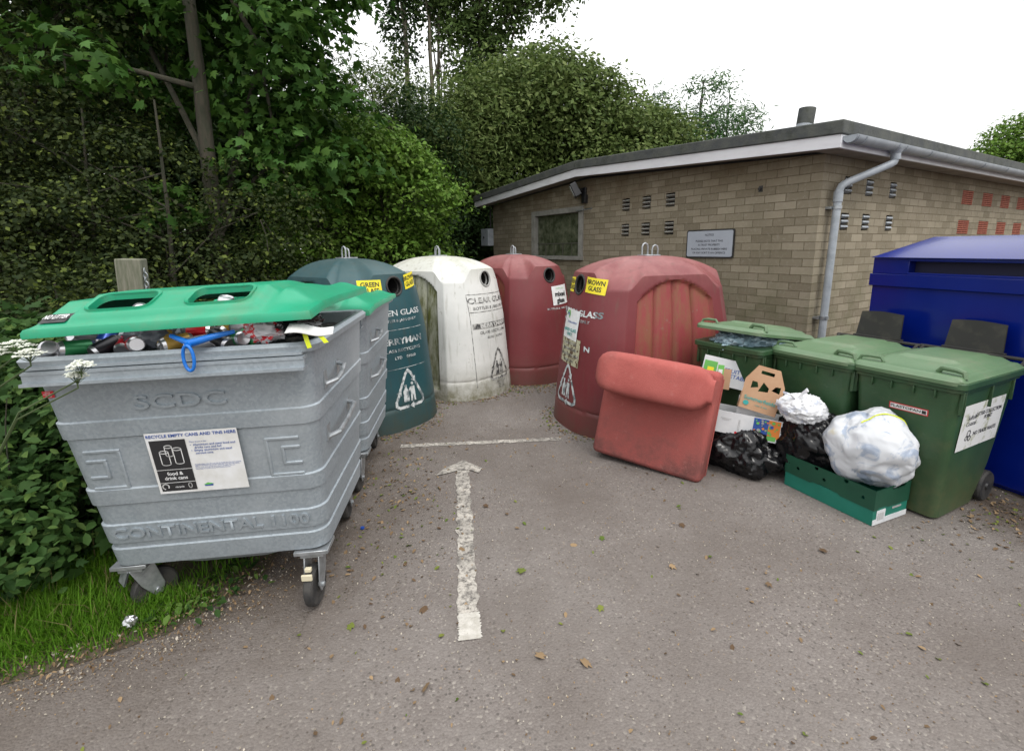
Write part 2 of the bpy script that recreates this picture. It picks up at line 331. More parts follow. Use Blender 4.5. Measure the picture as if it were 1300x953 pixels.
def leafm(name,c,c2,rough=.6,tr=.3):
    def ex(e):
        g=e['N'].new('ShaderNodeNewGeometry'); return e['mix'](g.outputs['Random Per Island'],c,c2)
    return mat(name,c,rough,extra=ex,trans=tr,spec=.14)
LF={'syc':[leafm('sycamore_leaf',(.022,.066,.010),(.060,.125,.020)),leafm('sycamore_leaf_young',(.07,.16,.04),(.10,.20,.05))],
 'haw':[leafm('hawthorn_leaf',(.015,.028,.008),(.042,.058,.016)),leafm('hawthorn_leaf_young',(.085,.115,.025),(.13,.17,.035))],
 'elder':[leafm('elder_leaf',(.070,.150,.020),(.14,.24,.035)),leafm('elder_leaf_young',(.09,.15,.03),(.12,.19,.04))],
 'will':[leafm('willow_leaf',(.062,.100,.026),(.115,.16,.042)),leafm('willow_leaf_young',(.12,.17,.05),(.17,.21,.07))],
 'poplar':[leafm('poplar_leaf',(.05,.09,.025),(.095,.145,.04)),leafm('poplar_leaf_pale',(.08,.12,.035),(.10,.15,.045))],
 'ash':[leafm('ash_leaf',(.04,.10,.035),(.08,.16,.05)),leafm('ash_leaf_pale',(.09,.17,.06),(.12,.2,.07))],
 'dark':[leafm('ivy_leaf',(.014,.032,.010),(.030,.060,.016)),leafm('ivy_leaf_pale',(.03,.055,.015),(.05,.08,.02))],
 'nettle':[leafm('nettle_leaf',(.03,.075,.018),(.06,.12,.03)),leafm('nettle_leaf_pale',(.07,.13,.03),(.11,.18,.05))],
 'weed':[leafm('bramble_leaf',(.020,.050,.013),(.042,.092,.022)),leafm('bramble_leaf_pale',(.08,.15,.03),(.13,.21,.05))]}
M['grass']=leafm('grass_blade',(.06,.16,.010),(.13,.27,.022),.55,.35); M['drygrass']=leafm('dry_grass',(.16,.14,.06),(.26,.22,.11),.7,.3)
M['deadleaf']=leafm('dead_leaf',(.08,.05,.03),(.30,.21,.12),.8,.1); M['deadleaf2']=leafm('green_fallen_leaf',(.07,.11,.02),(.16,.18,.04),.8,.1); M['grit']=leafm('pale_grit',(.2,.17,.13),(.4,.36,.3),.9,0)
M['petal']=mat('white_petals',(.68,.70,.62),.7,trans=.3); M['stem']=mat('green_stem',(.06,.09,.03),.7)
M['can_silver']=mat('can_aluminium',(.6,.6,.62),.28,.9)
CANS=[mat('can_'+n,c,.3,.3) for n,c in (('red',(.5,.012,.02)),('gold',(.45,.28,.06)),('blue',(.02,.07,.35)),('green',(.03,.22,.08)),('white',(.6,.6,.6)),('black',(.02,.02,.025)),('silver',(.5,.5,.52)))]
M['bluestrap']=mat('blue_plastic_bag',(.01,.17,.62),.35,bump=.3,bsc=30,trans=.15)
M['yellowtie']=mat('yellow_tie',(.72,.80,.02),.4,trans=.2)
M['lamp']=mat('lamp_casing',(.02,.02,.022),.4); M['lampglass']=mat('lamp_glass',(.35,.37,.36),.12)
M['signface']=mat('grey_sign_face',(.33,.36,.41),.45,c2=(.37,.40,.45),sc=4)
M['cream']=mat('peeling_cream_board',(.42,.40,.27),.7,c2=(.10,.06,.03),sc=22,lo=.50,hi=.56,stretch=(1,1,1))
M['dirtysign']=mat('algae_stained_vinyl',(.66,.67,.66),.5,c2=(.20,.22,.05),sc=9,lo=.55,hi=.72)
# ---------------------------------------------------------------- ground
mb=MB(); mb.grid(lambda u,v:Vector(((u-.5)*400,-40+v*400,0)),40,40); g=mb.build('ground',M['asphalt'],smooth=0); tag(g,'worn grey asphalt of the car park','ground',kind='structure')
# verge edge polyline (ground points) ; verge is everything to its left
EDGE=[(-7,.2),(-4,.85),(-3,1.2),(-2.5,1.45),(-2.12,1.64),(-1.88,1.74),(-1.6,1.91),(-1.49,2.08),(-1.36,2.3),(-1.40,2.8),(-1.55,3.3),(-1.85,4.0),(-2.3,4.5),(-2.6,4.95),(-2.45,5.6),(-2.0,6.4),(-1.5,7.0),(-.6,7.6),(.5,8.1),(1.05,8.35)]
def edge_pts():
    out=[]
    for (a,b) in zip(EDGE,EDGE[1:]):
        for k in range(8):
            t=k/8; x=a[0]+(b[0]-a[0])*t; y=a[1]+(b[1]-a[1])*t
            j=noise.noise(Vector((x*3,y*3,1)))*.06+noise.noise(Vector((x*14,y*14,4)))*.03
            out.append((x+j,y+j*.4))
    out.append(EDGE[-1]); return out
EP=edge_pts()
rings=[]
for (x,y) in EP:
    d=Vector((-1,.25 if y<6 else 1)).normalized(); row=[]
    for k,t in enumerate((0,.05,.15,.35,.7,1.3,2.4,4.5,9,18,40)):
        px,py=x+d.x*t,y+d.y*t
        h=.004+.05*sst(0,.5,t)+.10*sst(.4,2.4,t)+(noise.noise(Vector((px*2,py*2,0)))*.03*sst(.1,.8,t))
        row.append(Vector((px,py,h)))
    rings.append(row)
mb=MB(); mb.loft(rings,c0=False,c1=False,closed=False); vg=mb.build('verge',M['soil'],smooth=60); tag(vg,'dark soil verge beside the asphalt','verge',kind='structure')
def side_sign(p):
    # >0 when on verge : test by nearest edge point
    best=min(range(len(EP)-1),key=lambda i:(EP[i][0]-p[0])**2+(EP[i][1]-p[1])**2)
    a,b=EP[best],EP[best+1]; 
    return (b[0]-a[0])*(p[1]-a[1])-(b[1]-a[1])*(p[0]-a[0]), math.hypot(a[0]-p[0],a[1]-p[1])
# painted lines
def strip(name,a,b,w,z,m,label,seg=60,jag=.012):
    a=Vector(a);b=Vector(b);d=(b-a).normalized();n=Vector((-d.y,d.x)); mb=MB()
    mb.grid(lambda u,v:Vector((*(a+(b-a)*v+n*((u-.5)*w+(noise.noise(Vector((v*23,u*9,a.x)))*jag if u in(0,1) else 0))),z)),2,seg)
    return tag(mb.build(name,m,smooth=0),label,'marking',kind='structure')
strip('road_marking',(-.200,1.86),(-.222,2.02),.105,.005,M['linenew'],'fresh white block at the near end of the arrow shaft')
strip('road_marking',(-.222,2.02),(-.405,3.56),.10,.004,M['line'],'worn white arrow shaft painted on the asphalt',120,.02)
mb=MB()
mb.add([Vector((x,y,.008)) for x,y in((-.60,3.44),(-.55,3.56),(-.41,3.71),(-.25,3.56),(-.27,3.48),(-.34,3.53),(-.43,3.53),(-.53,3.47))],[(0,1,7),(1,2,7),(7,2,6),(2,3,6),(6,3,5),(3,4,5)])
tag(mb.build('road_marking',M['line'],smooth=0),'worn white arrow head painted on the asphalt','marking',kind='structure')
strip('road_marking',(-1.0,4.02),(.44,4.15),.07,.004,M['line'],'worn white bay line across the asphalt near the bottle banks',80,.02)
# ================================================================ 1100 litre steel bins
def bin1100():
    t=empty('steel_wheeled_bin',(0,0,0))
    ZB,ZT=.29,1.275
    bands=[(.29,.385),(.415,.515),(.62,.70),(.95,1.03)]
    def off(z):
        o=0
        for a,b in bands: o=max(o,.0075*sst(a-.003,a+.003,z)*(1-sst(b-.003,b+.003,z)))
        return o
    def dims(z):
        k=(z-ZB)/(ZT-ZB); w=.97+.15*k; y0=.12-.12*k; y1=.93+.13*k; return w,y0,y1
    zs=sorted(set([ZB,.30,ZT]+[z for a,b in bands for z in(a-.003,a+.003,b-.003,b+.003) if z>ZB]+[.56,.8,.87,1.12,1.2]))
    mb=MB(); rings=[]
    for z in zs:
        w,y0,y1=dims(z); o=off(z)
        if z==ZB: o-=.02
        rings.append([Vector((x,y,z)) for x,y in rrect(w+2*o,y1-y0+2*o,.075,6,0,(y0+y1)/2)])
    # rolled rim then inner wall so the top is open
    for z,dw in((1.285,.03),(1.312,.035),(1.328,.02),(1.322,-.01),(1.28,-.03),(1.10,-.05)):
        w,y0,y1=dims(min(z,1.275)); rings.append([Vector((x,y,z)) for x,y in rrect(w+2*dw,y1-y0+2*dw,.08,6,0,(y0+y1)/2)])
    mb.loft(rings,c1=True)
    # belly sump under the floor
    mb.add([(-.30,.14,.288),(.33,.14,.288),(.33,.9,.288),(-.30,.9,.288),(-.14,.2,.225),(.16,.2,.225),(.16,.84,.225),(-.14,.84,.225)],[(0,1,5,4),(1,2,6,5),(2,3,7,6),(3,0,4,7),(4,5,6,7)])
    # front lifting comb
    for zc,zz,py in((1.225,.012,.065),(1.268,.012,.05)): mb.box((.010,-py/2-.01,zc),(1.08,py,zz))
    mb.box((.010,-.05,1.247),(1.08,.012,.038)); mb.box((.010,-.035,1.285),(1.06,.02,.012))
    mb.build('body',M['galv'],t,smooth=28)
    def face(x,z,o=0):
        w,y0,y1=dims(z); return Vector((x,y0-off(z)-o,z))
    # embossed corner sockets
    for sx in(-1,1):
        mb=MB()
        for (x0,x1,z0,z1) in((.30,.45,.88,.895),(.30,.45,.70,.715),(.30,.315,.70,.895),(.365,.45,.835,.85),(.365,.45,.755,.77),(.365,.38,.755,.85)):
            xs=sorted((sx*x0,sx*x1)); c=face((xs[0]+xs[1])/2,(z0+z1)/2,.000)
            mb.box(c,(xs[1]-xs[0],.012,z1-z0),Matrix.Rotation(R(6.9),3,'X'))
        mb.build('embossed_socket',M['galv'],t,bevel=.004)
    for tx,sz,cx_,cz_,sx_,dd in(('SCDC',.085,0,1.10,1.7,.009),('CONTINENTAL 1100',.076,.0,.465,1.24,.007)):
        mb=MB(); mb.text(tx,sz,lambda x,y,o:face(x+cx_,cz_+y,o),dd,sx=sx_,bold=.016,depth=dd+.001)
        mb.build('embossed_lettering',M['galv'],t,bevel=.0015,bseg=1)
    # side handles
    for sx in(-1,1):
        for (ya,yb,z,r) in((.20,.42,1.13,.011),(.22,.62,.86,.013)):
            w,y0,y1=dims(z); x=w/2+.0; xo=x+.045
            m=MB(); m.tube([(sx*(x-.01),ya,z-.05),(sx*xo,ya+.03,z-.035),(sx*(xo+.005),(ya+yb)/2,z-.02),(sx*xo,yb-.03,z),(sx*(x-.01),yb,z+.01)],r,8)
            for yy in(ya,yb): m.box((sx*(x-.002),yy,z-.02),(.012,.05,.08))
            m.build('handle',M['galv2'],t)
    # casters
    def caster(x,y,yaw,brake):
        e=MB(); q=Matrix.Rotation(yaw,3,'Z')
        e.box((x,y,.275),(.16,.13,.02)); e.box((x,y,.255),(.11,.11,.02))
        cx,cy=x-math.sin(yaw)*-.05,y+math.cos(yaw)*.05
        def P(a,b,c): v=q@Vector((a,b,0)); return Vector((x+v.x,y+v.y,c))
        # fork cheeks
        for s in(-1,1):
            poly=[(-.045,.25),(.055,.25),(.085,.12),(.07,.075),(.035,.075),(-.01,.15)]
            vs=[P(s*.032,a,b) for a,b in poly]+[P(s*.038,a,b) for a,b in poly]; n=6
            e.add(vs,[tuple(range(n)),tuple(range(n,2*n))[::-1]]+[(k,(k+1)%n,(k+1)%n+n,k+n)[::-1] for k in range(n)])
        e.add([P(a,b,c) for a,b,c in((-.038,-.05,.25),(.038,-.05,.25),(.038,-.075,.19),(-.038,-.075,.19),(-.038,-.045,.245),(.038,-.045,.245),(.038,-.068,.19),(-.038,-.068,.19))],[(0,1,2,3),(7,6,5,4),(0,4,5,1),(3,2,6,7)])
        e.tube([P(-.048,.05,.1),P(.048,.05,.1)],.012,10)
        o=e.build('caster',M['galv2'],t,bevel=.002,bseg=1)
        prof=[(.062,-.02),(.09,-.022),(.098,-.016),(.1,0),(.098,.016),(.09,.022),(.062,.02)]
        def wheel(prof,m,nm):
            w=MB(); w.lathe(prof,axis='X',n=32); w.v=[tuple(P(a,b+.05,c+.1)) for a,b,c in w.v]
            w.build(nm,m,o,smooth=40)
        wheel([(.064,-.018)]+prof+[(.064,.018)],M['rubber'],'tyre')
        wheel([(.012,-.012),(.03,-.01),(.052,-.004),(.066,-.02),(.066,.02),(.052,.004),(.03,.01),(.012,.012)],M['galv2'],'rim')
        if brake:
            b=MB(); b.box(P(0,.125,.19),(.05,.012,.03),q); b.box(P(0,.10,.215),(.03,.02,.02),q); b.build('brake_pedal',M['cream2'],o,bevel=.003)
    caster(.415,.16,R(176),True); caster(-.425,.18,R(-42),False); caster(.38,.84,R(3),False); caster(-.38,.84,R(20),False)
    return t
M['cream2']=mat('cream_plastic',(.55,.5,.36),.6)
def bin_lid(t,z0,letters=True,tiltx=0,shift=(0,0)):
    """moulded lid: heights over a 2D field with two feed holes"""
    X0,X1,Y0,Y1=-.475,.60,-.06,1.08
    HL=[(-.295,-.06),(.09,.33)] ; HY=(.012,.145)
    def h(x,y):
        base=.086*min(1,max(0,(y-Y0)/.21)); base*=(1-.7*sst(.34,.9,y))
        el=min(1,max(0,(x-X0)/.03)); er=min(1,max(0,(X1-x)/.24)); base*=min(1,.25+.75*el)*(.2+.8*sst(0,1,er))
        pl=sst(-.345,-.32,x)*(1-sst(.37,.41,x))*sst(-.035,-.012,y)*(1-sst(.85,.95,y)); 
        hump=.022*sst(.42,.45,x)*(1-sst(.47,.58,x))*sst(.03,.2,y)
        z=base+.022*pl+hump
        z-=.0
        return z
    def ins(x,y,g=0):
        for a,b in HL:
            dx=max(0,abs(x-(a+b)/2)-(b-a)/2+.04); dy=max(0,abs(y-sum(HY)/2)-(HY[1]-HY[0])/2+.04)
            if math.hypot(dx,dy)<.04+g: return True
        return False
    NX,NY=132,96
    P=lambda u,v:Vector((X0+(X1-X0)*u,Y0+(Y1-Y0)*v,h(X0+(X1-X0)*u,Y0+(Y1-Y0)*v)))
    mb=MB(); mb.grid(P,NX,NY,skip=lambda u,v:ins(X0+(X1-X0)*u,Y0+(Y1-Y0)*v))
    # skirt
    per=[(i/40,0) for i in range(40)]+[(1,i/40) for i in range(40)]+[(1-i/40,1) for i in range(40)]+[(0,1-i/40) for i in range(40)]
    top=[P(u,v) for u,v in per]; cx,cy=(X0+X1)/2,(Y0+Y1)/2
    out=[p+Vector(((p.x-cx)*.012,(p.y-cy)*.012,-.012)) for p in top]; low=[p+Vector(((p.x-cx)*.014,(p.y-cy)*.014,-.034)) for p in top]; inn=[p+Vector((-(p.x-cx)*.02,-(p.y-cy)*.02,-.034)) for p in top]
    mb.loft([top,out,low,inn],c0=False,c1=False)
    lid=mb.build('lid',M['lidgreen'],t,smooth=50)
    lid.location=(shift[0],shift[1],z0); lid.rotation_euler=(tiltx,R(-1.0),0)
    for a,b in HL:
        m=MB(); pts=rrect(b-a,HY[1]-HY[0],.04,5,(a+b)/2,sum(HY)/2); m_=[Vector((x,y,h(x,y)+.004)) for x,y in pts]
        r0=m_; r1=[p+Vector((0,0,-.03)) for p in m_]; c=Vector(((a+b)/2,sum(HY)/2,0))
        r2=[Vector((c.x+(p.x-c.x)*1.10,c.y+(p.y-c.y)*1.12,p.z+.003)) for p in m_]
        r3=[Vector((q.x,q.y,q.z-.012)) for q in r2]
        m.loft([r3,r2,r0,r1],c0=False,c1=False); m.build('feed_hole_rim',M['lidgreen'],lid,smooth=60)
    if letters:
        def F(x,y,o=0): 
            p=Vector((x,y,h(x,y))); return p+Vector((0,-.38,.92))*o
        # lettering strip on the left wing slope
        fn=lambda x,y,o=0:F(-.392+x,.005+y*.95,o+.006)
        m=MB(); rect(m,fn,-.050,.050,-.034,.034,nx=8,ny=8,mi=0); m.text('NO LITTER',.042,lambda x,y,o:fn(x,y,o),.006,mi=1,sx=.44,bold=.02)
        m.build('sticker',[M['black'],M['white']],lid,smooth=0)
    return lid
b1=bin1100(); b1.location=(-1.375,1.945,0); b1.rotation_euler=(0,R(-1.8),R(5.5))
tag(b1,'dented galvanised steel wheeled bin overflowing with cans, nearest the camera','wheeled bin','galvanised wheeled bins with green lids')
b2=copy_tree(b1); b2.location=(-1.53,3.10,0); b2.rotation_euler=(0,0,R(5))
tag(b2,'second galvanised steel wheeled bin standing behind the overflowing one, lid closed','wheeled bin')
bin_lid(b1,1.452,True,R(.3),(-.005,0)); bin_lid(b2,1.325,False)
# stickers of the near bin
def faceB(x,z,o=0):
    k=(z-.29)/1.01; return Vector((x,.12-.12*k-.004-o,z))
pl=plane(faceB(.015,.815),(1,0,0),(0,-.118,.99))
def fn(x,y,o=0): return pl(x,y,o)
m=MB(); W2,H2=.19,.15
rect(m,fn,-W2,W2,-H2,H2,off=.016); rect(m,fn,-W2+.012,-.03,-H2+.012,H2-.036,off=.0175,mi=1)
m.text('RECYCLE EMPTY CANS AND TINS HERE',.0205,lambda x,y,o:fn(x,y+H2-.017,o),.018,mi=2,bold=.02,sx=1.02)
L_='LEFT'
m.text('Place these in bin:',.010,lambda x,y,o:fn(x-.015,y+.098,o),.018,mi=2,align=L_)
m.text('•  Aluminium and steel food and\n    drinks cans and foil\n•  Empty aluminium and steel\n    aerosol cans',.0145,lambda x,y,o:fn(x-.015,y+.062,o),.018,mi=2,align=L_,bold=.01)
m.text('Householders may also use the kerbside box for cans and foil\nEMPTY TRADES OR FOOD CAN BE COLLECTED HERE\nPlease rinse and squash cans where possible. Do not\nleave bags or boxes of any kind beside this bin',.0078,lambda x,y,o:fn(x-.015,y-.025,o),.018,mi=2,align=L_)
m.text('food &\ndrink cans',.0235,lambda x,y,o:fn(x-.105,y-.062,o),.019,mi=0,bold=.02)
m.text('recycle',.013,lambda x,y,o:fn(x-.10,y-.118,o),.019,mi=0,bold=.01)
def line2d(m,pts,w,off,mi,closed=False,f=fn):
    n=len(pts); rng=range(n if closed else n-1)
    for i in rng:
        a=Vector(pts[i]);b=Vector(pts[(i+1)%n]);d=(b-a); 
        if d.length<1e-6: continue
        d.normalize(); q=Vector((-d.y,d.x))*w/2
        m.add([f(*(a+q-d*w*.3),off),f(*(a-q-d*w*.3),off),f(*(b-q+d*w*.3),off),f(*(b+q+d*w*.3),off)],[(0,1,2,3)],mi)
for (cx,cy,w,hh) in((-.128,.028,.036,.058),(-.072,.036,.034,.066),(-.106,.062,.030,.04)):
    el=lambda yy,a0=0,a1=360,k=16:[(cx+w/2*math.cos(R(a0+(a1-a0)*i/k)),yy+.007*math.sin(R(a0+(a1-a0)*i/k))) for i in range(k+1)]
    line2d(m,el(cy+hh/2),.0035,.019,0); line2d(m,el(cy-hh/2,180,360),.0035,.019,0)
    for s in(-1,1): line2d(m,[(cx+s*w/2,cy+hh/2),(cx+s*w/2,cy-hh/2)],.0035,.019,0)
for yy in(-.03,-.095): line2d(m,[(-W2+.012,yy),(-.03,yy)],.0022,.019,0)
line2d(m,[(-.158+.013*math.cos(R(a)),-.114+.013*math.sin(R(a))) for a in range(-30,270,20)],.005,.019,0)
line2d(m,[(-.055+.007*math.cos(R(a)),-.114+.013*math.sin(R(a))) for a in range(0,361,30)],.002,.019,0)
rect(m,fn,.005,.04,-.125,-.117,off=.018,mi=2); m.add([fn(.0,-.118,.0185),fn(.02,-.108,.0185),fn(.045,-.115,.0185),(fn(.02,-.119,.0185))],[(0,1,2,3)],3)
m.build('sticker',[M['white'],M['blackink'],M['blueink'],M['greenink']],b1,smooth=0)
pl2=plane(faceB(-.50,1.165,0),(1,0,0),(0,-.118,.99)); m=MB(); rect(m,lambda x,y,o:pl2(x,y,o),-.022,.022,-.015,.015,off=.003); m.text('STOP\nNO HOT\nASHES',.0085,lambda x,y,o:pl2(x,y,o),.004,mi=1,bold=.01)
tag(m.build('sticker',[M['redink'],M['white']],b1,smooth=0),'small red warning sticker')
# rubbish filling the near bin
def inbin(x,y,z): return b1.matrix_basis@Vector((x,y,z))
fillm=MB()
def fz(x,y): return 1.265+.06*noise.noise(Vector((x*5,y*5,0)))
fillm.grid(lambda u,v:Vector((-.53+1.06*u,.04+.96*v,fz(-.53+1.06*u,.04+.96*v))),40,36)
f=fillm.build('rubbish_heap',mat('dark_mixed_rubbish',(.02,.02,.022),.6,c2=(.10,.09,.08),sc=18,lo=.5,hi=.6,bump=1,bsc=30),None,smooth=60); f.matrix_world=b1.matrix_basis.copy()
tag(f,'dark heap of mixed rubbish filling the near steel bin','rubbish')
def can_mesh(m): 
    a=MB(); r,h=.033,.115
    a.lathe([(0,.004),(.022,.002),(.026,-.0),(r-.004,.004),(r,.012)],n=20,mi=1); a.lathe([(r,.012),(r,h-.014)],n=20,mi=0) ; a.lathe([(r,h-.014),(r-.003,h-.006),(.027,h),(.0255,h-.002),(.0245,h-.006),(0,h-.006)],n=20,mi=1)
    a.box((.008,0,h-.004),(.022,.013,.0015),mi=1)
    return a
cans=[]
spec_=[(-.50,.02,6),(-.44,.05,6),(-.385,.03,3),(-.30,.05,5),(-.22,.06,0),(-.165,.03,0),(-.05,.05,1),(.0,.02,1),(.10,.03,6),(.16,.07,4),(.19,.02,5),(.25,.04,3),(.30,.06,3),(-.34,.14,2),(-.1,.14,6),(.05,.12,0),(.22,.16,6),(.36,.12,1),(-.45,.16,4),(-.02,.2,6),(.12,.22,1)]
names=['red','gold','dark blue','green','white','black','silver']
where=['at the left end of the front row','second from the left in the front row','lying between the silver and black cans','left of the red cans','the left one of the pair near the middle','the right one of the pair near the middle','left of the blue plastic bag','beside the blue plastic bag','under the lid right of the blue bag','behind the right end of the blue bag','tilted right of the blue bag','left of the patterned carrier bag','beside the patterned carrier bag','in the second row at the left','in the second row behind the red pair','in the second row by the blue bag','in the second row towards the right','in the second row beside the black bag','at the far left of the second row','in the third row at the middle','in the third row right of the middle']
cm={}
for i,(x,y,k) in enumerate(spec_):
    if k not in cm: cm[k]=can_mesh(k).build('drink_can',[CANS[k],M['can_silver']],None,smooth=40); o=cm[k]
    else: o=cm[k].copy(); COL.objects.link(o)
    z=1.325+.015*random.random()+ (.03 if y>.1 else 0)
    o.matrix_world=Matrix.Translation(inbin(x,y+.03,z+.01))@Matrix.Rotation(random.uniform(0,6.28),4,'Z')@Matrix.Rotation(R(random.choice([70,85,95,40])),4,'X')@Matrix.Translation((0,0,-.05))
    tag(o,names[k]+' drink can in the overflowing bin, '+where[i],'drink can','drink cans in the overflowing steel bin')
# cans lying on the plateau holes
for j,(x,y,k) in enumerate(((-.13,.10,1),(.20,.10,4))):
    o=can_mesh(k).build('drink_can',[CANS[k],M['can_silver']],None,smooth=40)
    o.matrix_world=Matrix.Translation(inbin(x,y,1.50-.03))@Matrix.Rotation(R(20+50*j),4,'Z')@Matrix.Rotation(R(65 if j==0 else 15),4,'X')@Matrix.Translation((0,0,-.06))
    tag(o,['gold and white drink can sticking up through the left hole of the green lid','white drink can end showing in the right hole of the green lid'][j],'drink can','drink cans in the overflowing steel bin')
# lumpy bag
def bagk(d,seed,amp,fr,wr,streak=0):
    k=1+amp*noise.noise(d*fr+Vector((seed,0,0)))+amp*.5*noise.noise(d*fr*2.3+Vector((0,seed,0)))
    w=1-abs(noise.noise(Vector((d.x*5,d.y*5,d.z*2.4))+Vector((0,0,seed)))); w2=1-abs(noise.noise(Vector((d.x*11,d.y*11,d.z*5))+Vector((seed*3,0,0))))
    k+=wr*(w**6)+wr*.6*(w2**5)
    if streak:
        q=Vector((d.x*1.6+d.z*1.2,d.y*8,d.z*9-d.x*6))+Vector((seed,seed,0)); q2=Vector((d.x*14,d.y*14-d.z*8,d.z*3.2))+Vector((0,seed,seed))
        k+=streak*((1-abs(noise.noise(q)))**7)+streak*.6*((1-abs(noise.noise(q2)))**8)
    return k
def bagpt(c,r,rot,sag,d,k):
    p=Vector((d.x*r[0],d.y*r[1],d.z*r[2]*(1 if d.z>0 else .95)))*k
    p.x*=1-sag*d.z; p.y*=1-sag*d.z
    return Matrix.Rotation(rot,3,'Z')@p+Vector(c)
def bag(name,c,r,m,label,cat='rubbish bag',seed=1,amp=.16,fr=2.2,wr=.035,rot=0,n=72,flat=None,parent=None,sag=.0,tied=False,group=None,streak=.03):
    mb=MB(); rings=[]
    for j in range(n//2+1):
        th=PI*j/(n//2); ring=[]
        for i in range(n):
            ph=2*PI*i/n; d=Vector((math.sin(th)*math.cos(ph),math.sin(th)*math.sin(ph),math.cos(th)))
            ring.append(bagpt(c,r,rot,sag,d,bagk(d,seed,amp,fr,wr,streak)))
        rings.append(ring)
    mb.loft(rings,c0=False,c1=False)
    if flat is not None: mb.v=[(x,y,max(z,flat+.01*noise.noise(Vector((x*9,y*9,0))))) for x,y,z in mb.v]
    o=mb.build(name,m,parent,smooth=60); 
    if label: tag(o,label,cat,group)
    return o
def atb(x,y,z): return tuple(inbin(x,y,z))
carrier=mat('red_printed_carrier',(.62,.62,.64),.35,c2=(.6,.02,.03),sc=14,lo=.53,hi=.56,bump=.3,bsc=30,trans=.15)
bag('carrier_bag',atb(.37,.06,1.375),(.085,.06,.05),carrier,'white carrier bag with red print spilling over the rim of the near bin','carrier bag',3,.3,3,.08,n=48)
bag('bin_liner',atb(.50,.08,1.395),(.09,.09,.055),M['blackbag'],'black plastic bag bulging under the right end of the green lid','rubbish bag',5,.3,3,.08,n=48)
bag('plastic_bag',atb(-.13,.10,1.36),(.10,.06,.045),mat('grey_bag',(.09,.10,.12),.4,bump=.3),'grey crumpled bag between red cans and gold can in the near bin','rubbish bag',8,.3,3,.08,n=40)
def ribbon(mb,path,w,wd=Vector((0,0,1)),mi=0,th=.002):
    P=[Vector(p) for p in path]; 
    rings=[]
    for p in P: rings.append([p-wd*w/2,p+wd*w/2,p+wd*w/2+Vector((0,th,0)),p-wd*w/2+Vector((0,th,0))])
    mb.loft(rings,mi)
m=MB()
m.tube([atb(.03,-.02,1.385),atb(.10,-.045,1.36),atb(.12,-.06,1.355),atb(.20,-.04,1.375),atb(.27,.0,1.385)],[.009,.013,.017,.013,.008],8)
lp=[atb(.12+.022*math.sin(a*1.0),-.085-.004*math.sin(a),1.30+.052*math.cos(a)) for a in [2*PI*k/16 for k in range(17)]]
m.tube(lp,.0065,8); m.tube([atb(.12,-.06,1.355),atb(.12,-.08,1.35)],.013,8)
tag(m.build('plastic_bag',M['bluestrap'],None,smooth=60),'bright blue knotted plastic bag looped over the rim of the near bin','plastic bag')
m=MB()
for dx,dz in((0,0),(.05,.006)): ribbon(m,[atb(.555+dx,-.02,1.375),atb(.560+dx,-.035,1.362),atb(.567+dx*1.3,-.042,1.335+dz),atb(.575+dx*1.4,-.045,1.305+dz*3)],.020,Vector((.9,.1,.2)))
tag(m.build('bag_tie',M['yellowtie'],None,smooth=60),'pair of yellow drawstring ends hanging over the right front corner of the near bin','bag tie')
m=MB(); m.grid(lambda u,v:Vector(atb(.50+.17*u,-.02-.07*v*(1-.6*u)+.02*u,1.405-.028*u-.028*v+.006*math.sin(u*7))),10,4)
o=m.build('paper_scrap',M['white'],None,smooth=60); o.modifiers.new('s','SOLIDIFY').thickness=.004; tag(o,'white folded paper flap sticking out under the right end of the lid','paper')

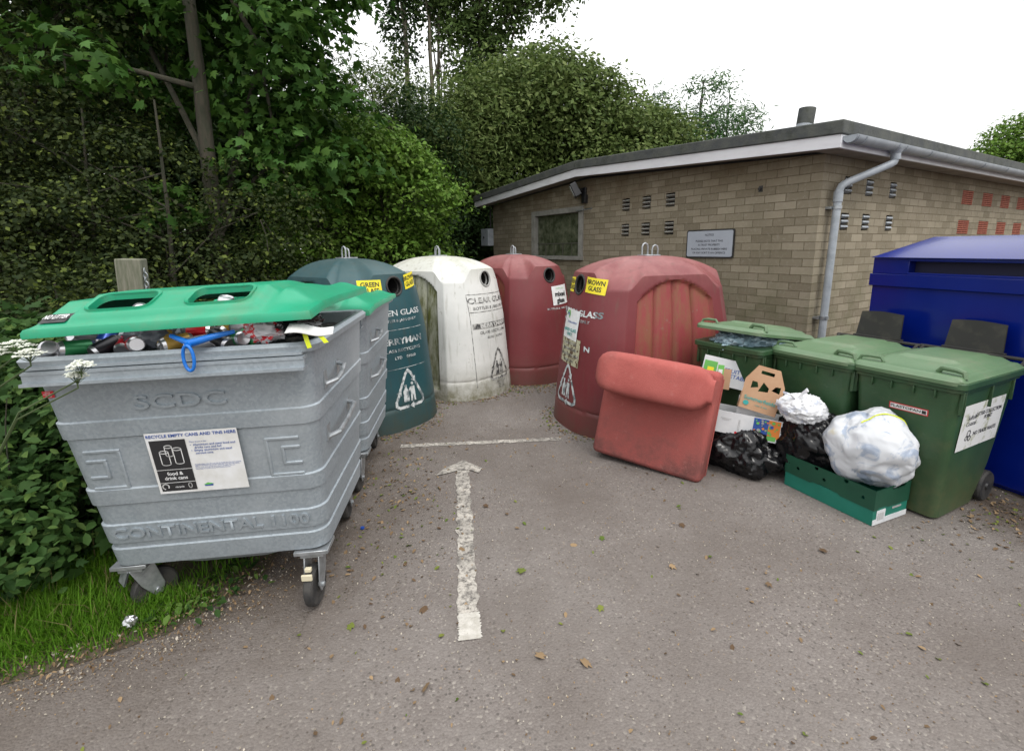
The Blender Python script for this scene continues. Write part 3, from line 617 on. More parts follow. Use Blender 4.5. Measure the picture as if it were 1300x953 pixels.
# ================================================================ bottle banks
def bank(kind,loc,yaw,label,name='bottle_bank'):
    t=empty(name,loc,(0,0,yaw),label,'bottle bank','bottle banks standing in a row')
    A,B,NP,CL=.90,.69,2.5,.575
    def sc(z): return 1-.105*z-.06*sst(.85,1.55,z)
    def plan(y,z=0):
        s=sc(z); q=min(.999,abs(y)/(B*s)); return A*s*(1-q**NP)**(1/NP)
    NPH=420; base=[]
    for i in range(NPH):
        a=2*PI*i/NPH; a+= -.22*math.sin(2*a)*1.0
        c,s_=math.cos(a),math.sin(a); x=A*math.copysign(abs(c)**(2/NP),c); y=B*math.copysign(abs(s_)**(2/NP),s_); base.append((x,max(-CL,min(CL,y))))
    HZ,HR=1.375,.082
    def zw(x,y):
        wn=1-sst(.24,.40,abs(y)) ; wf=(1-sst(.40,.60,abs(x)))*sst(.45,.56,abs(y))
        return 1.345+.145*wn*sst(.4,.7,abs(x))+.12*wf
    rings=[]; NW=74; deep=set()
    info=[]
    for j in range(NW+1):
        ring=[]
        for (x,y) in base:
            z=zw(x,y)*j/NW; s=sc(z); X,Y=x*s,y*s
            g=.012*(math.exp(-((z-.22)/.012)**2))
            X*=1-g; Y*=1-g
            pan=0
            if abs(y)>CL-.001 and abs(x)<.54:
                top=1.43-.17*(x/.47)**2
                d=sst(.0,.03,top-z)*sst(.10,.14,z)*(1-sst(.46,.49,abs(x)))
                Y-=math.copysign(.028*d,y)
                for rx in(-.24,0,.24): Y-=math.copysign(.028*d*math.exp(-((x-rx)/.020)**2),y)
            if abs(X)>.3 and math.hypot(Y,z-HZ)<HR: X-=math.copysign(.20,X); deep.add((len(rings),len(ring)))
            ring.append(Vector((X,Y,z)))
        rings.append(ring)
    for r in (.985,.955,.91,.85,.76,.64,.5,.34,.17,.04):
        ring=[]
        for (x,y) in base:
            z0=zw(x,y); s=sc(z0); zt=1.635
            z=z0+(zt-z0)*(1-r**2.7)
            # sweep lines falling from the pod
            ring.append(Vector((x*s*r,y*s*r,z)))
        rings.append(ring)
    mb=MB(); mb.loft(rings,c0=True,c1=True)
    fi=0
    n=NPH
    for k,f in enumerate(mb.f):
        if len(f)!=4: continue
        cx=sum(mb.v[i][0] for i in f)/4; cy=sum(mb.v[i][1] for i in f)/4; cz=sum(mb.v[i][2] for i in f)/4
        if k<NW*n:
            x,y=base[k%n]
            if abs(y)>CL-.001 and abs(x)<.475 and .11<cz<1.425-.17*(x/.47)**2: mb.m[k]=1
            j=k//n; i=k%n
            if any(q in deep for q in((j,i),(j,(i+1)%n),(j+1,i),(j+1,(i+1)%n))): mb.m[k]=2
    mb.build('shell',[BK[kind][0],BK[kind][1],M['void']],t,smooth=38)
    def surf(u,z,o=0): return Vector((plan(u,z)+o,u,z))
    # aperture collar
    for sx in(1,):
        m=MB(); ring=[surf((HR+.006)*math.cos(a),HZ+(HR+.006)*math.sin(a),.0) for a in [2*PI*k/32 for k in range(33)]]
        m.tube(ring,.011,8,cap=False); m.tube([p-Vector((.05,0,0)) for p in ring],.012,6,cap=False)
        m.build('aperture_ring',M['rubber'] if kind!='white' else M['concrete_gray'],t,smooth=60)
    # lifting hooks
    for dx,dy,hh in((0,-.03,.12),(-.06,.05,.10)):
        m=MB(); w=.032
        m.tube([(dx-w,dy,1.61),(dx-w,dy,1.63+hh-.03),(dx-w*.7,dy,1.63+hh-.005),(dx,dy,1.63+hh+.005),(dx+w*.7,dy,1.63+hh-.005),(dx+w,dy,1.63+hh-.03),(dx+w,dy,1.61)],.008,8)
        m.build('lifting_hook',M['galv2'],t)
    m=MB(); m.box((-.02,.01,1.637),(.16,.16,.014)); m.build('hook_plate',M['galv2'],t,bevel=.003)
    return t,surf
def tri_symbol(m,S,cu,cz,s,mi=0,o=.004):
    """recycling triangle of three bent bars round a bottle and a person"""
    f=lambda x,y,of:S(cu+x*s,cz+y*s,of)
    import itertools
    V=[(0,.62),(-.52,-.36),(.52,-.36)]
    def seg(pts,w=.085):
        a=[]
        for p,q in zip(pts,pts[1:]):
            for k in range(4): a.append((p[0]+(q[0]-p[0])*k/4,p[1]+(q[1]-p[1])*k/4))
        a.append(pts[-1]); line2d(m,a,w*1.0,o,mi,f=lambda x,y,of:f(x,y,of))
    seg([(-.36,.02),(-.10,.52),(0,.62),(.10,.52),(.17,.39)])
    seg([(.26,.20),(.50,-.26),(.50,-.38),(.40,-.44),(.12,-.44)])
    seg([(-.10,-.44),(-.40,-.44),(-.50,-.38),(-.50,-.26),(-.40,-.08)])
    # arrow tips
    for (x,y,a) in((.19,.33,-60),(.07,-.44,180),(-.37,-.02,60)):
        c,s2=math.cos(R(a)),math.sin(R(a)); tri=[(.12,0),(-.04,.10),(-.04,-.10)]
        m.add([f(x+p*c-q*s2,y+p*s2+q*c,o+.0006) for p,q in tri],[(0,1,2)],mi)
    m.add([f(x,y,o) for x,y in((-.24,-.30),(-.04,-.30),(-.04,.02),(-.10,.10),(-.10,.2),(-.18,.2),(-.18,.10),(-.24,.02))],[tuple(range(8))],mi)
    m.add([f(x,y,o) for x,y in((.02,-.32),(.08,-.32),(.11,-.1),(.15,-.32),(.21,-.32),(.19,.12),(.03,.12))],[tuple(range(7))],mi)
    m.add([f(.11+.05*math.cos(a),.2+.05*math.sin(a),o) for a in [2*PI*k/10 for k in range(10)]],[tuple(range(10))],mi)
    seg([(.04,.1),(-.02,-.0)],.05)
def T(m,S,body,size,u,z,mi=0,sx=1.3,bold=.015,o=.004): m.text(body,size,lambda x,y,of:S(u+x,z+y,of),o,mi=mi,sx=sx,bold=bold)
def patch(m,S,u0,u1,z0,z1,o=.003,mi=0,tilt=0):
    m.grid(lambda a,b:S(u0+(u1-u0)*a,z0+(z1-z0)*b+tilt*(a-.5),o),8,3,mi)
# sticker text orientation: local +y of the bank is to the viewer's right when facing the nose
def yellow(S,t,u,z,txt,w=.095,tilt=0,worn=False):
    m=MB(); patch(m,S,u-w,u+w,z-.07,z+.07,.006,0,tilt)
    m.text(txt,.058,lambda x,y,of:S(u+x,z+y+tilt*x/(2*w),of),.0085,mi=1,sx=.88,bold=.02); tag(m.build('sticker',[M['yellow'],M['blackink']],t,smooth=0),'yellow sticker reading '+txt.replace('\n',' ').lower())
bg_,Sg=bank('green',(-1.694,5.028,0),R(-37),'teal green glass bank with white lettering, between the steel bins and the white bank')
yellow(Sg,bg_,-.245,1.375,'GREEN\nGLASS',.10); yellow(Sg,bg_,.215,1.42,'BROWN\nGLASS',.085,.03)
m=MB(); T(m,Sg,'GREEN GLASS',.075,-.02,1.125); T(m,Sg,'BOTTLES & JARS ONLY',.034,-.02,1.055)
T(m,Sg,'BERRYMAN',.082,-.02,.86,bold=.03); T(m,Sg,'GLASS RECYCLING',.042,-.02,.775); T(m,Sg,'LTD    01000',.036,.0,.705)
tri_symbol(m,Sg,.0,.37,.33)
for z in(.97,.60): rect(m,lambda x,y,o:Sg(x,y,o),-.27,.27,z,z+.004,off=.003,nx=10)
m.build('lettering',M['wornwhite'],bg_,smooth=0)
bw,Sw=bank('white',(-0.902,6.081,0),R(-35),'stained white clear glass bank between the teal bank and the far red bank')
m=MB(); T(m,Sw,'CLEAR GLASS',.088,.03,1.13,bold=.02); T(m,Sw,'BOTTLES & JARS ONLY',.045,.03,1.045); 
rect(m,lambda x,y,o:Sw(x,y,o),-.30,.36,.81,.875,off=.003,nx=12,mi=0); m.text('BERRYMAN',.062,lambda x,y,of:Sw(.03+x,.842+y,of),.005,mi=1,sx=1.5,bold=.03)
T(m,Sw,'GLASS RECYCLING',.045,.03,.765); T(m,Sw,'01000  500500',.038,.04,.70)
for z in(1.20,1.00,): rect(m,lambda x,y,o:Sw(x,y,o),-.32,.38,z,z+.007,off=.003,nx=12)
for u in(-.32,.375): rect(m,lambda x,y,o:Sw(x,y,o),u,u+.006,.12,1.2,off=.003,ny=14)
tri_symbol(m,Sw,.06,.34,.33); T(m,Sw,'RECYCLE\nYOUR\nGLASS',.035,.06,.12)
m.build('lettering',[M['wornblack'],BK['white'][0]],bw,smooth=0)
br,Sr=bank('red',(0.042,6.771,0),R(-52),'far red mixed glass bank below the window, right of the white bank')
m=MB(); patch(m,Sr,.0,.30,1.0,1.24,.006,0,.02); 
m.text('mixed\nglass',.085,lambda x,y,of:Sr(.15+x,1.09+y,of),.009,mi=1,sx=1.0,bold=.035); m.text('recycling point',.026,lambda x,y,of:Sr(.15+x,1.205+y,of),.009,mi=2)
m.build('sticker',[M['white'],M['blackink'],M['greenink']],br,smooth=0)
m=MB(); T(m,Sr,'BOTTLES & JARS ONLY',.034,.12,.95); m.build('lettering',M['wornwhite'],br,smooth=0)
bb,Sb=bank('red',(1.335,4.807,0),R(-161),'large red brown glass bank with streaky ribbed side, behind the coral chair')
yellow(Sb,bb,-.17,1.37,'GREEN\nGLASS',.07); yellow(Sb,bb,.235,1.375,'BROWN\nGLASS',.11,-.02)
m=MB(); T(m,Sb,'BROWN GLASS',.078,.02,1.115,bold=.03); T(m,Sb,'BOTTLES & JARS ONLY',.036,.02,1.045); tri_symbol(m,Sb,.02,.40,.34); T(m,Sb,'N',.07,.27,.80,bold=.03)
m.build('lettering',M['wornwhite'],bb,smooth=0)
m=MB(); patch(m,Sb,-.15,.13,.86,1.14,.010,0,-.02)
m.text('MIXED GLASS\nONLY',.042,lambda x,y,of:Sb(-.01+x,.925+y,of),.0125,mi=1,bold=.02,sx=.95); m.text('St Edmundsbury',.028,lambda x,y,of:Sb(.01+x,1.02+y,of),.0125,mi=2,bold=.01)
line2d(m,[(-.09+.032*math.cos(R(a)),1.085+.036*math.sin(R(a))) for a in range(-40,190,20)],.016,.0125,3,f=lambda x,y,of:Sb(x,y,of))
line2d(m,[(-.09+.016*math.cos(R(a)),1.085+.018*math.sin(R(a))) for a in range(-40,190,20)],.010,.0128,2,f=lambda x,y,of:Sb(x,y,of))
m.build('sticker',[M['white'],M['teal'],M['blueink'],M['greenink']],bb,smooth=0)
m=MB(); patch(m,Sb,-.16,.19,.62,.88,.006,0,-.02)
for k in range(4): m.text(['GLASS BOTTLES','BERRYMAN 01000','NO PLATES OR CHINA','THANK YOU'][k],.034,lambda x,y,of:Sb(.01+x,.82-.055*k+y,of),.0085,mi=1,bold=.02,sx=1.0)
m.build('sticker',[M['cream'],M['wornblack']],bb,smooth=0)

# ================================================================ wheeled litter bins (plastic)
def wbin():
    t=empty('wheelie_bin',(0,0,0)); H0=.90
    mb=MB(); rings=[]
    for k in range(11):
        q=k/10; z=.015+q*(H0-.015); w=.47+.10*q; y0=.085-.085*q; y1=.66+.13*q
        if z<.25: y1-= .08*(1-z/.25)*1.0
        rings.append([Vector((x,y,z)) for x,y in rrect(w,y1-y0,.05,5,0,(y0+y1)/2)])
    mb.loft(rings)
    for z0,z1,e in((.86,.885,.012),(.885,.925,.028),):
        mb.prism(rrect(.57+2*e,.79+2*e,.05,6,0,.395),z0,z1)
    # gussets under the rim and side ribs
    for x in(-.17,-.06,.06,.17): mb.box((x,-.004,.835),(.010,.02,.05))
    for s in(-1,1):
        for y in(.03,.055,.40,.70): mb.box((s*.287,y,.80),(.022,.009,.15))
    mb.build('body',M['wgreen'],t,bevel=.006)
    # wheels
    for s in(-1,1):
        m=MB(); m.lathe([(.070,s*.235-.02),(.096,s*.235-.024),(.105,s*.235-.012),(.105,s*.235+.012),(.096,s*.235+.024),(.070,s*.235+.02)],c=(0,.70,.105),axis='X',n=32)
        w=m.build('wheel',M['rubber'],t)
        m=MB(); m.lathe([(.012,s*.235-.03),(.02,s*.235-.03),(.03,s*.235-.012),(.055,s*.235-.008),(.072,s*.235-.016),(.072,s*.235+.016),(.055,s*.235+.008),(.03,s*.235+.012),(.02,s*.235+.03),(.012,s*.235+.03)],c=(0,.70,.105),axis='X',n=24)
        for k in range(6):
            a=R(60*k); m.box((s*(.235+.012),.70+.045*math.cos(a),.105+.045*math.sin(a)),(.008,.045,.01),Matrix.Rotation(a,3,'X'))
        m.build('hub',M['black'],w)
    m=MB(); m.tube([(-.24,.70,.105),(.24,.70,.105)],.011,8); m.build('axle',M['black'],t)
    return t
def wlid(t,ang=0,flap=True):
    l=MB(); n=9
    X=.305; Y0,Y1=-.035,.80
    def h(x,y):
        e=min(X-abs(x),y-Y0,Y1-y); z=.028*sst(0,.035,e)
        z+=.030*sst(.055,.12,X-abs(x))*sst(.06,.30,y-Y0)*(1-.25*sst(.5,.8,y))
        z+=.016*sst(.10,.16,X-abs(x)-.02)*sst(.26,.30,y-Y0)*(1-sst(.70,.74,y))
        return z
    def corner(x,y):
        r=.06; cx=X-r
        for s in(-1,1):
            if s*x>cx and y<Y0+r:
                d=Vector((x-s*cx,y-(Y0+r))); 
                if d.length>r: d=d.normalized()*r; return s*cx+d.x,Y0+r+d.y
        return x,y
    def P(u,v):
        x,y=-X+2*X*u,Y0+(Y1-Y0)*v; x2,y2=corner(x,y); return Vector((x2,y2,h(x,y)))
    l.grid(P,56,64)
    per=[(i/28,0) for i in range(28)]+[(1,i/28) for i in range(28)]+[(1-i/28,1) for i in range(28)]+[(0,1-i/28) for i in range(28)]
    top=[P(u,v) for u,v in per]; low=[p+Vector((0,0,-.022)) for p in top]; inn=[Vector((p.x*.96,(p.y-.38)*.97+.38,p.z-.022)) for p in top]
    l.loft([top,low,inn],c0=False,c1=False)
    piv=empty('lid_hinge_dummy',(0,0,0)); bpy.data.objects.remove(piv)
    o=l.build('lid',M['wlid'],t,smooth=45)
    Pm=Matrix.Translation((0,Y1,.93))@Matrix.Rotation(-ang,4,'X')@Matrix.Translation((0,-Y1,0)); o.matrix_basis=Pm
    for s in(-1,1):
        m=MB(); m.tube([(s*.285,.035,.015),(s*.275,.04,.05),(s*.235,.045,.058),(s*.165,.05,.058),(s*.145,.055,.03)],.015 if s>0 else .011,8); m.build('lid_handle',M['wlid'],o)
    m=MB()
    for s in(-1,1): m.box((s*.16,.80,.02),(.06,.04,.035))
    m.tube([(-.27,.835,.0),(.27,.835,.0)],.012,8); m.build('hinge',M['wgreen'],o,bevel=.005)
    if flap:
        m=MB(); m.tube([(-.30,.87,.965),(.30,.87,.965)],.013,8); m.tube([(-.28,.80,.93),(-.28,.87,.965)],.012,8); m.tube([(.28,.80,.93),(.28,.87,.965)],.012,8)
        m.grid(lambda u,v:Vector((-.165+.33*u+(.012*(v) * (1 if u>.5 else -1)*-1),.875+.03*v+.012*math.cos(u*PI),.985+.19*v+(.012*math.sin(PI*u) if v==1 else 0))),8,4)
        m.grid(lambda u,v:Vector((-.165+.33*u+(.012*(v) * (1 if u>.5 else -1)*-1),.889+.03*v+.012*math.cos(u*PI),.985+.19*v+(.012*math.sin(PI*u) if v==1 else 0))),8,4)
        m.box((0,.88,.975),(.35,.03,.025))
        m.build('rear_flap',M['flapblack'],t,bevel=.003)
    return o
M['flapblack']=mat('chalky_black_plastic',(.022,.022,.02),.8,c2=(.055,.052,.04),sc=9,lo=.5,hi=.8)
w3=wbin(); w2=copy_tree(w3); w1=copy_tree(w3)
def putbin(t,cx,cy,dirdeg,label):
    # (cx,cy): rim front right corner, dirdeg: heading of its side towards the rear
    a=R(dirdeg); back=Vector((math.cos(a),math.sin(a),0)); right=Vector((math.sin(a),-math.cos(a),0))
    p=Vector((cx,cy,0))-right*.30; t.location=p; t.rotation_euler=(0,0,a-PI/2); tag(t,label,'wheelie bin','green wheelie bins in a row')
putbin(w3,2.60,2.655,26.5,'green wheelie bin with a stained litter collection notice on its side')
putbin(w2,2.315,3.16,27,'green wheelie bin in the middle of the row, its lid shut')
putbin(w1,1.925,3.60,33,'green wheelie bin whose lid is propped open by plastic film, next to the red bank')
wlid(w3); wlid(w2); wlid(w1,R(9),False)
# film stuffed in the open bin
o=bag('plastic_film',(0,.355,.925),(.255,.33,.10),M['clearbag'],None,seed=41,amp=.12,fr=2.5,wr=.05,n=100,streak=.12); o.matrix_world=w1.matrix_basis.copy(); tag(o,'crumpled pale blue plastic film spilling from the open wheelie bin','plastic film')
# stickers
pf=lambda z:.085-.085*(z-.015)/.885
sl_=plane((.04,pf(.70)-.0015,.70),(1,0,-.0),(0,-.096,1)); m=MB()
f_=lambda x,y,o=0: sl_(x,y,o)
rect(m,f_,-.105,.105,-.021,.021,off=.002,mi=1); rect(m,f_,-.099,.099,-.015,.015,off=.003,mi=0); m.text('PLASTOPAN',.024,lambda x,y,o:f_(x-.015,y,o),.004,mi=2,bold=.02,sx=1.25); rect(m,f_,.072,.094,-.011,.011,off=.004,mi=2)
tag(m.build('sticker',[M['white'],M['redink'],M['blackink']],w3,smooth=0),'small red edged maker sticker')
sx_=lambda z:.235+.05*(z-.015)/.885
ps=plane((sx_(.62)+.002,.385,.62),(0,1,0),(.0565,0,1)); m=MB()
fs=lambda x,y,o=0: ps(x,y,o)
rect(m,fs,-.275,.265,-.15,.15,off=.003,mi=0)
m.text('Suffolk\nCoastal',.042,lambda x,y,o:fs(x-.15,y+.04,o),.0045,mi=1)
m.text('LITTER COLLECTION\nPOINT',.036,lambda x,y,o:fs(x+.065,y+.052,o),.0045,mi=1,sx=1.0,bold=.015); m.text('NO TRADE WASTE',.036,lambda x,y,o:fs(x+.065,y-.058,o),.0045,mi=1,sx=1.0,bold=.015)
for (cx,cy,r) in((-.15,-.045,.020),(-.17,-.075,.014),(-.13,-.08,.016)): line2d(m,[(cx+r*math.cos(R(a)),cy+r*math.sin(R(a))) for a in range(0,361,30)],.006,.0045,1,f=fs)
tag(m.build('notice',[M['dirtysign'],M['blackink']],w3,smooth=0),'white litter collection notice stained by algae')

# ================================================================ armchair part (coral upholstered)
ch=empty('chair_section',(.985,3.475,.03),(0,0,0),'coral pink upholstered chair section with a padded roll, leaning on the large red bank','chair')
def cushion(w,d,h,r,cx,cy,cz,puff=.015,n=14):
    mb=MB(); rings=[]
    prof=[]
    for k in range(n+1):
        a=-90+180*k/n; rr=r*(1-math.cos(R(a))) ; zz=(-h/2+r+r*math.sin(R(a))) if a<0 else (h/2-r+r*math.sin(R(a))); prof.append((rr,zz))
    for rr,zz in prof:
        ring=[]
        for x,y in rrect(w-2*rr,d-2*rr,max(.01,r-rr*.9),6,0,0):
            s=puff*math.cos(min(1,abs(zz)/(h/2))*PI/2)*noise.noise(Vector((x*4,y*4,zz*4)))
            ring.append(Vector((cx+x*(1+s),cy+y*(1+s*2),cz+zz)))
        rings.append(ring)
    # cap with inner rings for softness
    for sgn,ins in((1,0),):
        pass
    mb.loft(rings); return mb
ch.rotation_euler=(Matrix.Rotation(R(-33),3,'Z')@Matrix.Rotation(R(-14),3,'X')@Matrix.Rotation(R(4.2),3,'Y')).to_euler()
# frame: local x width, z length (up when leaning), y thickness
s_=cushion(.87,.20,.84,.045,0,.13,.43,.03,18); s_.build('seat',M['sofa'],ch,smooth=70)
rl=MB(); rings=[]
for k in range(29):
    q=k/28; x=-.44+.88*q; e=min(q,1-q)*28; sh=1 if e>3 else [.55,.80,.92,.98][int(e)]
    ring=[]
    for i in range(36):
        a=2*PI*i/36; c,s=math.cos(a),math.sin(a); ex=.45
        yy=.15*sh*math.copysign(abs(c)**ex,c); zz=.158*sh*(1+.04*math.sin(q*3))*math.copysign(abs(s)**ex,s)
        ring.append(Vector((x,-.085+yy+.006*noise.noise(Vector((x*5,a,0))),.70+zz+.006*noise.noise(Vector((x*4,a*1.5,3))))))
    rings.append(ring)
rl.loft(rings); rl.build('bolster',M['sofa'],ch,smooth=70)
m=MB(); 
m.tube([(.437,.20,.05),(.437,.20,.4),(.437,.20,.80)],.006,6); m.build('piping',M['sofa'],ch,smooth=60)

# ================================================================ rubbish by the wheelie bins
bxo=Vector((2.22,2.71,0)); du=Vector((-.575,.818,0)); dv=Vector((.925,.39,0)) # along the front, along the end
def bxm(): return bxo
LB,WB,HB=.60,.345,.238
bt=empty('cardboard_crate',bxo,(0,0,math.atan2(dv.y,dv.x)),'two-tone green cardboard fruit box on the asphalt under the big white bag','cardboard box')
# local: x = along end (WB), y = along front length (LB)
def wall(m,x0,x1,y0,y1,z0,z1,mi=0): m.box(((x0+x1)/2,(y0+y1)/2,(z0+z1)/2),(abs(x1-x0),abs(y1-y0),z1-z0),mi=mi)
m=MB(); th=.006
for (x0,x1,y0,y1) in((0,WB,0,th),(0,WB,LB-th,LB),(0,th,th,LB-th),(WB-th,WB,th,LB-th)): wall(m,x0,x1,y0,y1,.002,.115)
wall(m,th,WB-th,th,LB-th,.002,.008)
m.box((WB/2,-.0015,.022),(WB*.99,.003,.036),mi=1); m.box((.075,-.0025,.055),(.085,.003,.085),mi=1)
for k in range(6): m.box((.045+.011*k,-.0045,.055),(.004 if k%2 else .006,.001,.05),mi=2)
m.box((WB/2+.06,-.002,.085),(.09,.003,.012),mi=2)
m.build('lower_tray',[M['boxteal'],M['whitecard'],M['concrete_gray']],bt,bevel=.002,bseg=1)
e=-.005
def holes_wall(m,fn,L,z0,z1,holes,th=.006):
    """a card wall with round hand holes: grid with skipped cells, two skins"""
    NX,NZ=110,24
    def sk(u,v):
        x=u*L; z=z0+(z1-z0)*v
        for (hx,hz,hw,hh) in holes:
            if ((x-hx)/hw)**2+((z-hz)/hh)**2<1: return True
        return False
    m.grid(lambda u,v:fn(u*L,z0+(z1-z0)*v,0),NX,NZ,skip=sk); m.grid(lambda u,v:fn(u*L,z0+(z1-z0)*v,-th),NX,NZ,skip=sk)
m=MB()
Hs=[(.06,.165,.011,.011),(.31,.165,.011,.011),(.50,.165,.011,.011),(.17,.222,.016,.012),(.37,.222,.016,.012),(.30,.108,.10,.012)]
holes_wall(m,lambda x,z,o:Vector((e-o,LB-x+.005,z)),LB+.01,.105,HB,[(LB-h[0],)+h[1:] for h in Hs])
holes_wall(m,lambda x,z,o:Vector((x-.005,e-o,z)),WB+.01,.105,HB,[(.23,.225,.07,.012),(.09,.108,.05,.008)])
for (x0,x1,y0,y1) in((e,WB-e,LB-e-.006,LB-e),(WB-e-.006,WB-e,e,LB-e)): wall(m,x0,x1,y0,y1,.105,HB)
m.build('upper_sleeve',M['boxdark'],bt,smooth=0)
bag('bin_bag',(1.80,3.56,.16),(.29,.24,.21),M['blackbag'],'slumped black bin bag on the ground beside the coral chair','rubbish bag',2,.22,1.8,.05,rot=R(-40),flat=.006,sag=.12,n=130,streak=.05,group='black bin bags')
bag('bin_bag',(2.165,3.275,.31),(.235,.165,.24),M['blackbag'],'black bin bag standing in the left end of the green fruit box','rubbish bag',11,.18,2.0,.05,rot=R(125),flat=.012,n=130,streak=.05,group='black bin bags')
bag('rubbish_bag',(2.33,2.955,.415),(.27,.20,.25),M['whitebag'],'big bulging translucent white bag with yellow ties, resting in the green fruit box','rubbish bag',21,.17,1.35,.01,rot=R(125),n=120,sag=.08,streak=.014)
m=MB(); tp=[]
for k in range(19):
    a=R(-38+5.5*k); d=(Matrix.Rotation(R(-125),3,'Z')@Vector((.80*math.sin(a),-.33-.1*math.sin(a*2),.9*math.cos(a)))).normalized()
    tp.append(bagpt((2.33,2.955,.415),(.27,.20,.25),R(125),.08,d,bagk(d,21,.17,1.35,.01,.014)*1.012+.004*math.sin(k*1.3)))
m.tube(tp,.0042,6); tag(m.build('bag_tie',M['yellowtie'],None),'thin yellow drawstring across the top of the big white bag','bag tie')
bag('rubbish_bag',(2.065,3.27,.575),(.145,.12,.10),M['plainbag'],'small knotted white carrier bag on top of the black bag in the box','carrier bag',31,.16,2.0,.02,n=100,streak=.09,rot=R(-30))
m=MB(); 
for a,b in(((1.995,3.25,.655),(1.90,3.22,.71)),((2.01,3.24,.655),(2.045,3.2,.735))):
    A_,B_=Vector(a),Vector(b); m.tube([A_-Vector((0,0,.04)),A_,(A_+B_)/2+Vector((0,0,.012)),B_],[.035,.016,.013,.019],8,sq=.45)
tag(m.build('bag_knot',M['plainbag'],None,smooth=60),'twisted white bag handles knotted above the small carrier bag','bag knot')
# printed white carton resting on the black bag : built in a local frame (x right along, y depth, z up)
def frame3(o,ang,tilt=0,roll=0): return Matrix.Translation(o)@Matrix.Rotation(ang,4,'Z')@Matrix.Rotation(tilt,4,'X')@Matrix.Rotation(roll,4,'Y')
ct=empty('printed_carton',(0,0,0),(0,0,0),'torn white grocery carton with colourful print on top of the black bag','carton'); ct.matrix_world=frame3((1.56,3.53,.315),R(-24),R(-4),R(5))
m=MB(); m.box((.25,-.002,.085),(.52,.006,.17),mi=0); m.box((.25,.22,.085),(.52,.006,.17),mi=0); m.box((-.008,.11,.085),(.006,.22,.17),mi=0); m.box((.508,.11,.085),(.006,.22,.17),mi=0); m.box((.25,.11,.006),(.51,.21,.006),mi=1)
m.box((.20,.06,.19),(.13,.004,.22),Matrix.Rotation(R(-6),3,'X'),mi=0)
pf2=plane((0,-.0055,0),(1,0,0),(0,0,1)); fx=lambda x,y,o=0:pf2(x,y,o)
rnd=random.Random(5)
rect(m,fx,.26,.36,.01,.165,off=.001,mi=2); rect(m,fx,.36,.44,.03,.165,off=.001,mi=4); rect(m,fx,.30,.42,.01,.045,off=.002,mi=3)
for k in range(26):
    cx,cy=rnd.uniform(.27,.43),rnd.uniform(.05,.155); rr=rnd.uniform(.005,.013); m.add([fx(cx+rr*math.cos(a),cy+rr*math.sin(a),.0015+.0003*k) for a in [2*PI*j/7 for j in range(7)]],[tuple(range(7))],rnd.choice([2,3,3,4,5,6]))
m.text('PRODUCE OF\nSUFFOLK',.012,lambda x,y,o:fx(.07+x,.11+y,o),.001,mi=6); m.text('KITCHEN',.02,lambda x,y,o:fx(.165-y,.08+x,o),.001,mi=6); m.add([fx(.15+.01*math.cos(a),.02+.01*math.sin(a),.001) for a in [2*PI*j/10 for j in range(10)]],[tuple(range(10))],5)
m.build('front_panel',[M['whitecard'],M['card'],M['blueink'],M['greenink'],M['orange'],M['redink'],M['concrete_gray']],ct,smooth=0)
m=MB(); m.box((.0,0,0),(.40,.006,.22),mi=0); pb=plane((0,-.004,0),(1,0,0),(0,0,1)); m.text('FRUIT &\nVEGETABLE',.045,lambda x,y,o:pb(x+.05,y,o),.001,mi=1,bold=.01)
rect(m,lambda x,y,o:pb(x,y,o),-.19,-.09,-.10,.07,off=.001,mi=2); rect(m,lambda x,y,o:pb(x,y,o),-.16,-.11,-.08,.02,off=.002,mi=3)
o=m.build('carton_flap',[M['whitecard'],M['blueink'],M['greenink'],M['yellow']],None,smooth=0); o.matrix_world=frame3((1.76,3.80,.70),R(-26),R(-10),R(9)); tag(o,'white printed card sheet leaning on the open wheelie bin behind the brown bottle carrier','card sheet')
m=MB(); m.box((0,0,0),(.055,.006,.16),mi=0); m.box((-.05,0,.02),(.045,.006,.17),mi=1); m.box((-.052,-.004,.03),(.03,.002,.08),mi=2); o=m.build('card_strip',[M['card'],M['greenink'],M['white']],None,smooth=0); o.matrix_world=frame3((1.67,3.62,.70),R(-24),R(-8),R(4)); tag(o,'narrow brown and green card strips standing in the torn carton','card strip')
# brown bottle carrier
poly=[(-.13,-.17),(.13,-.17),(.135,.05),(.075,.17),(-.075,.17),(-.135,.05)]
bc=empty('bottle_carrier',(0,0,0),(0,0,0),'brown card six-bottle carrier with cut-out handle, tilted on the carton','bottle carrier'); bc.matrix_world=frame3((1.865,3.44,.665),R(-22),R(-14),R(13))
def inpoly(x,y,P):
    c=False; n=len(P)
    for i in range(n):
        x1,y1=P[i];x2,y2=P[(i+1)%n]
        if (y1>y)!=(y2>y) and x<(x2-x1)*(y-y1)/(y2-y1)+x1: c=not c
    return c
cut=[[(-.085,-.01),(-.085,.045),(-.05,.045),(-.035,.01)],[(-.03,-.02),(-.01,.055),(.035,.02),(.035,-.01)],[(.055,.01),(.075,.045),(.11,.05),(.11,.0)]]
def skc(u,v):
    x=-.135+.27*u;y=-.17+.34*v
    if not inpoly(x,y,poly): return True
    if abs(y-.125)<.013 and abs(x)<.045: return True
    return any(inpoly(x,y,c) for c in cut)
for yy in(0,):
    m=MB(); 
    m.grid(lambda u,v:Vector((-.135+.27*u,yy,-.17+.34*v)),108,136,skip=skc)
    ob=m.build('front_panel',M['card'],bc,smooth=0); sm=ob.modifiers.new('s','SOLIDIFY'); sm.thickness=.004
m=MB(); m.box((0,.10,-.11),(.25,.004,.12)); 
for s in(-1,1): m.box((s*.128,.05,-.11),(.004,.1,.12))
m.build('carrier_body',M['card'],bc,smooth=0)
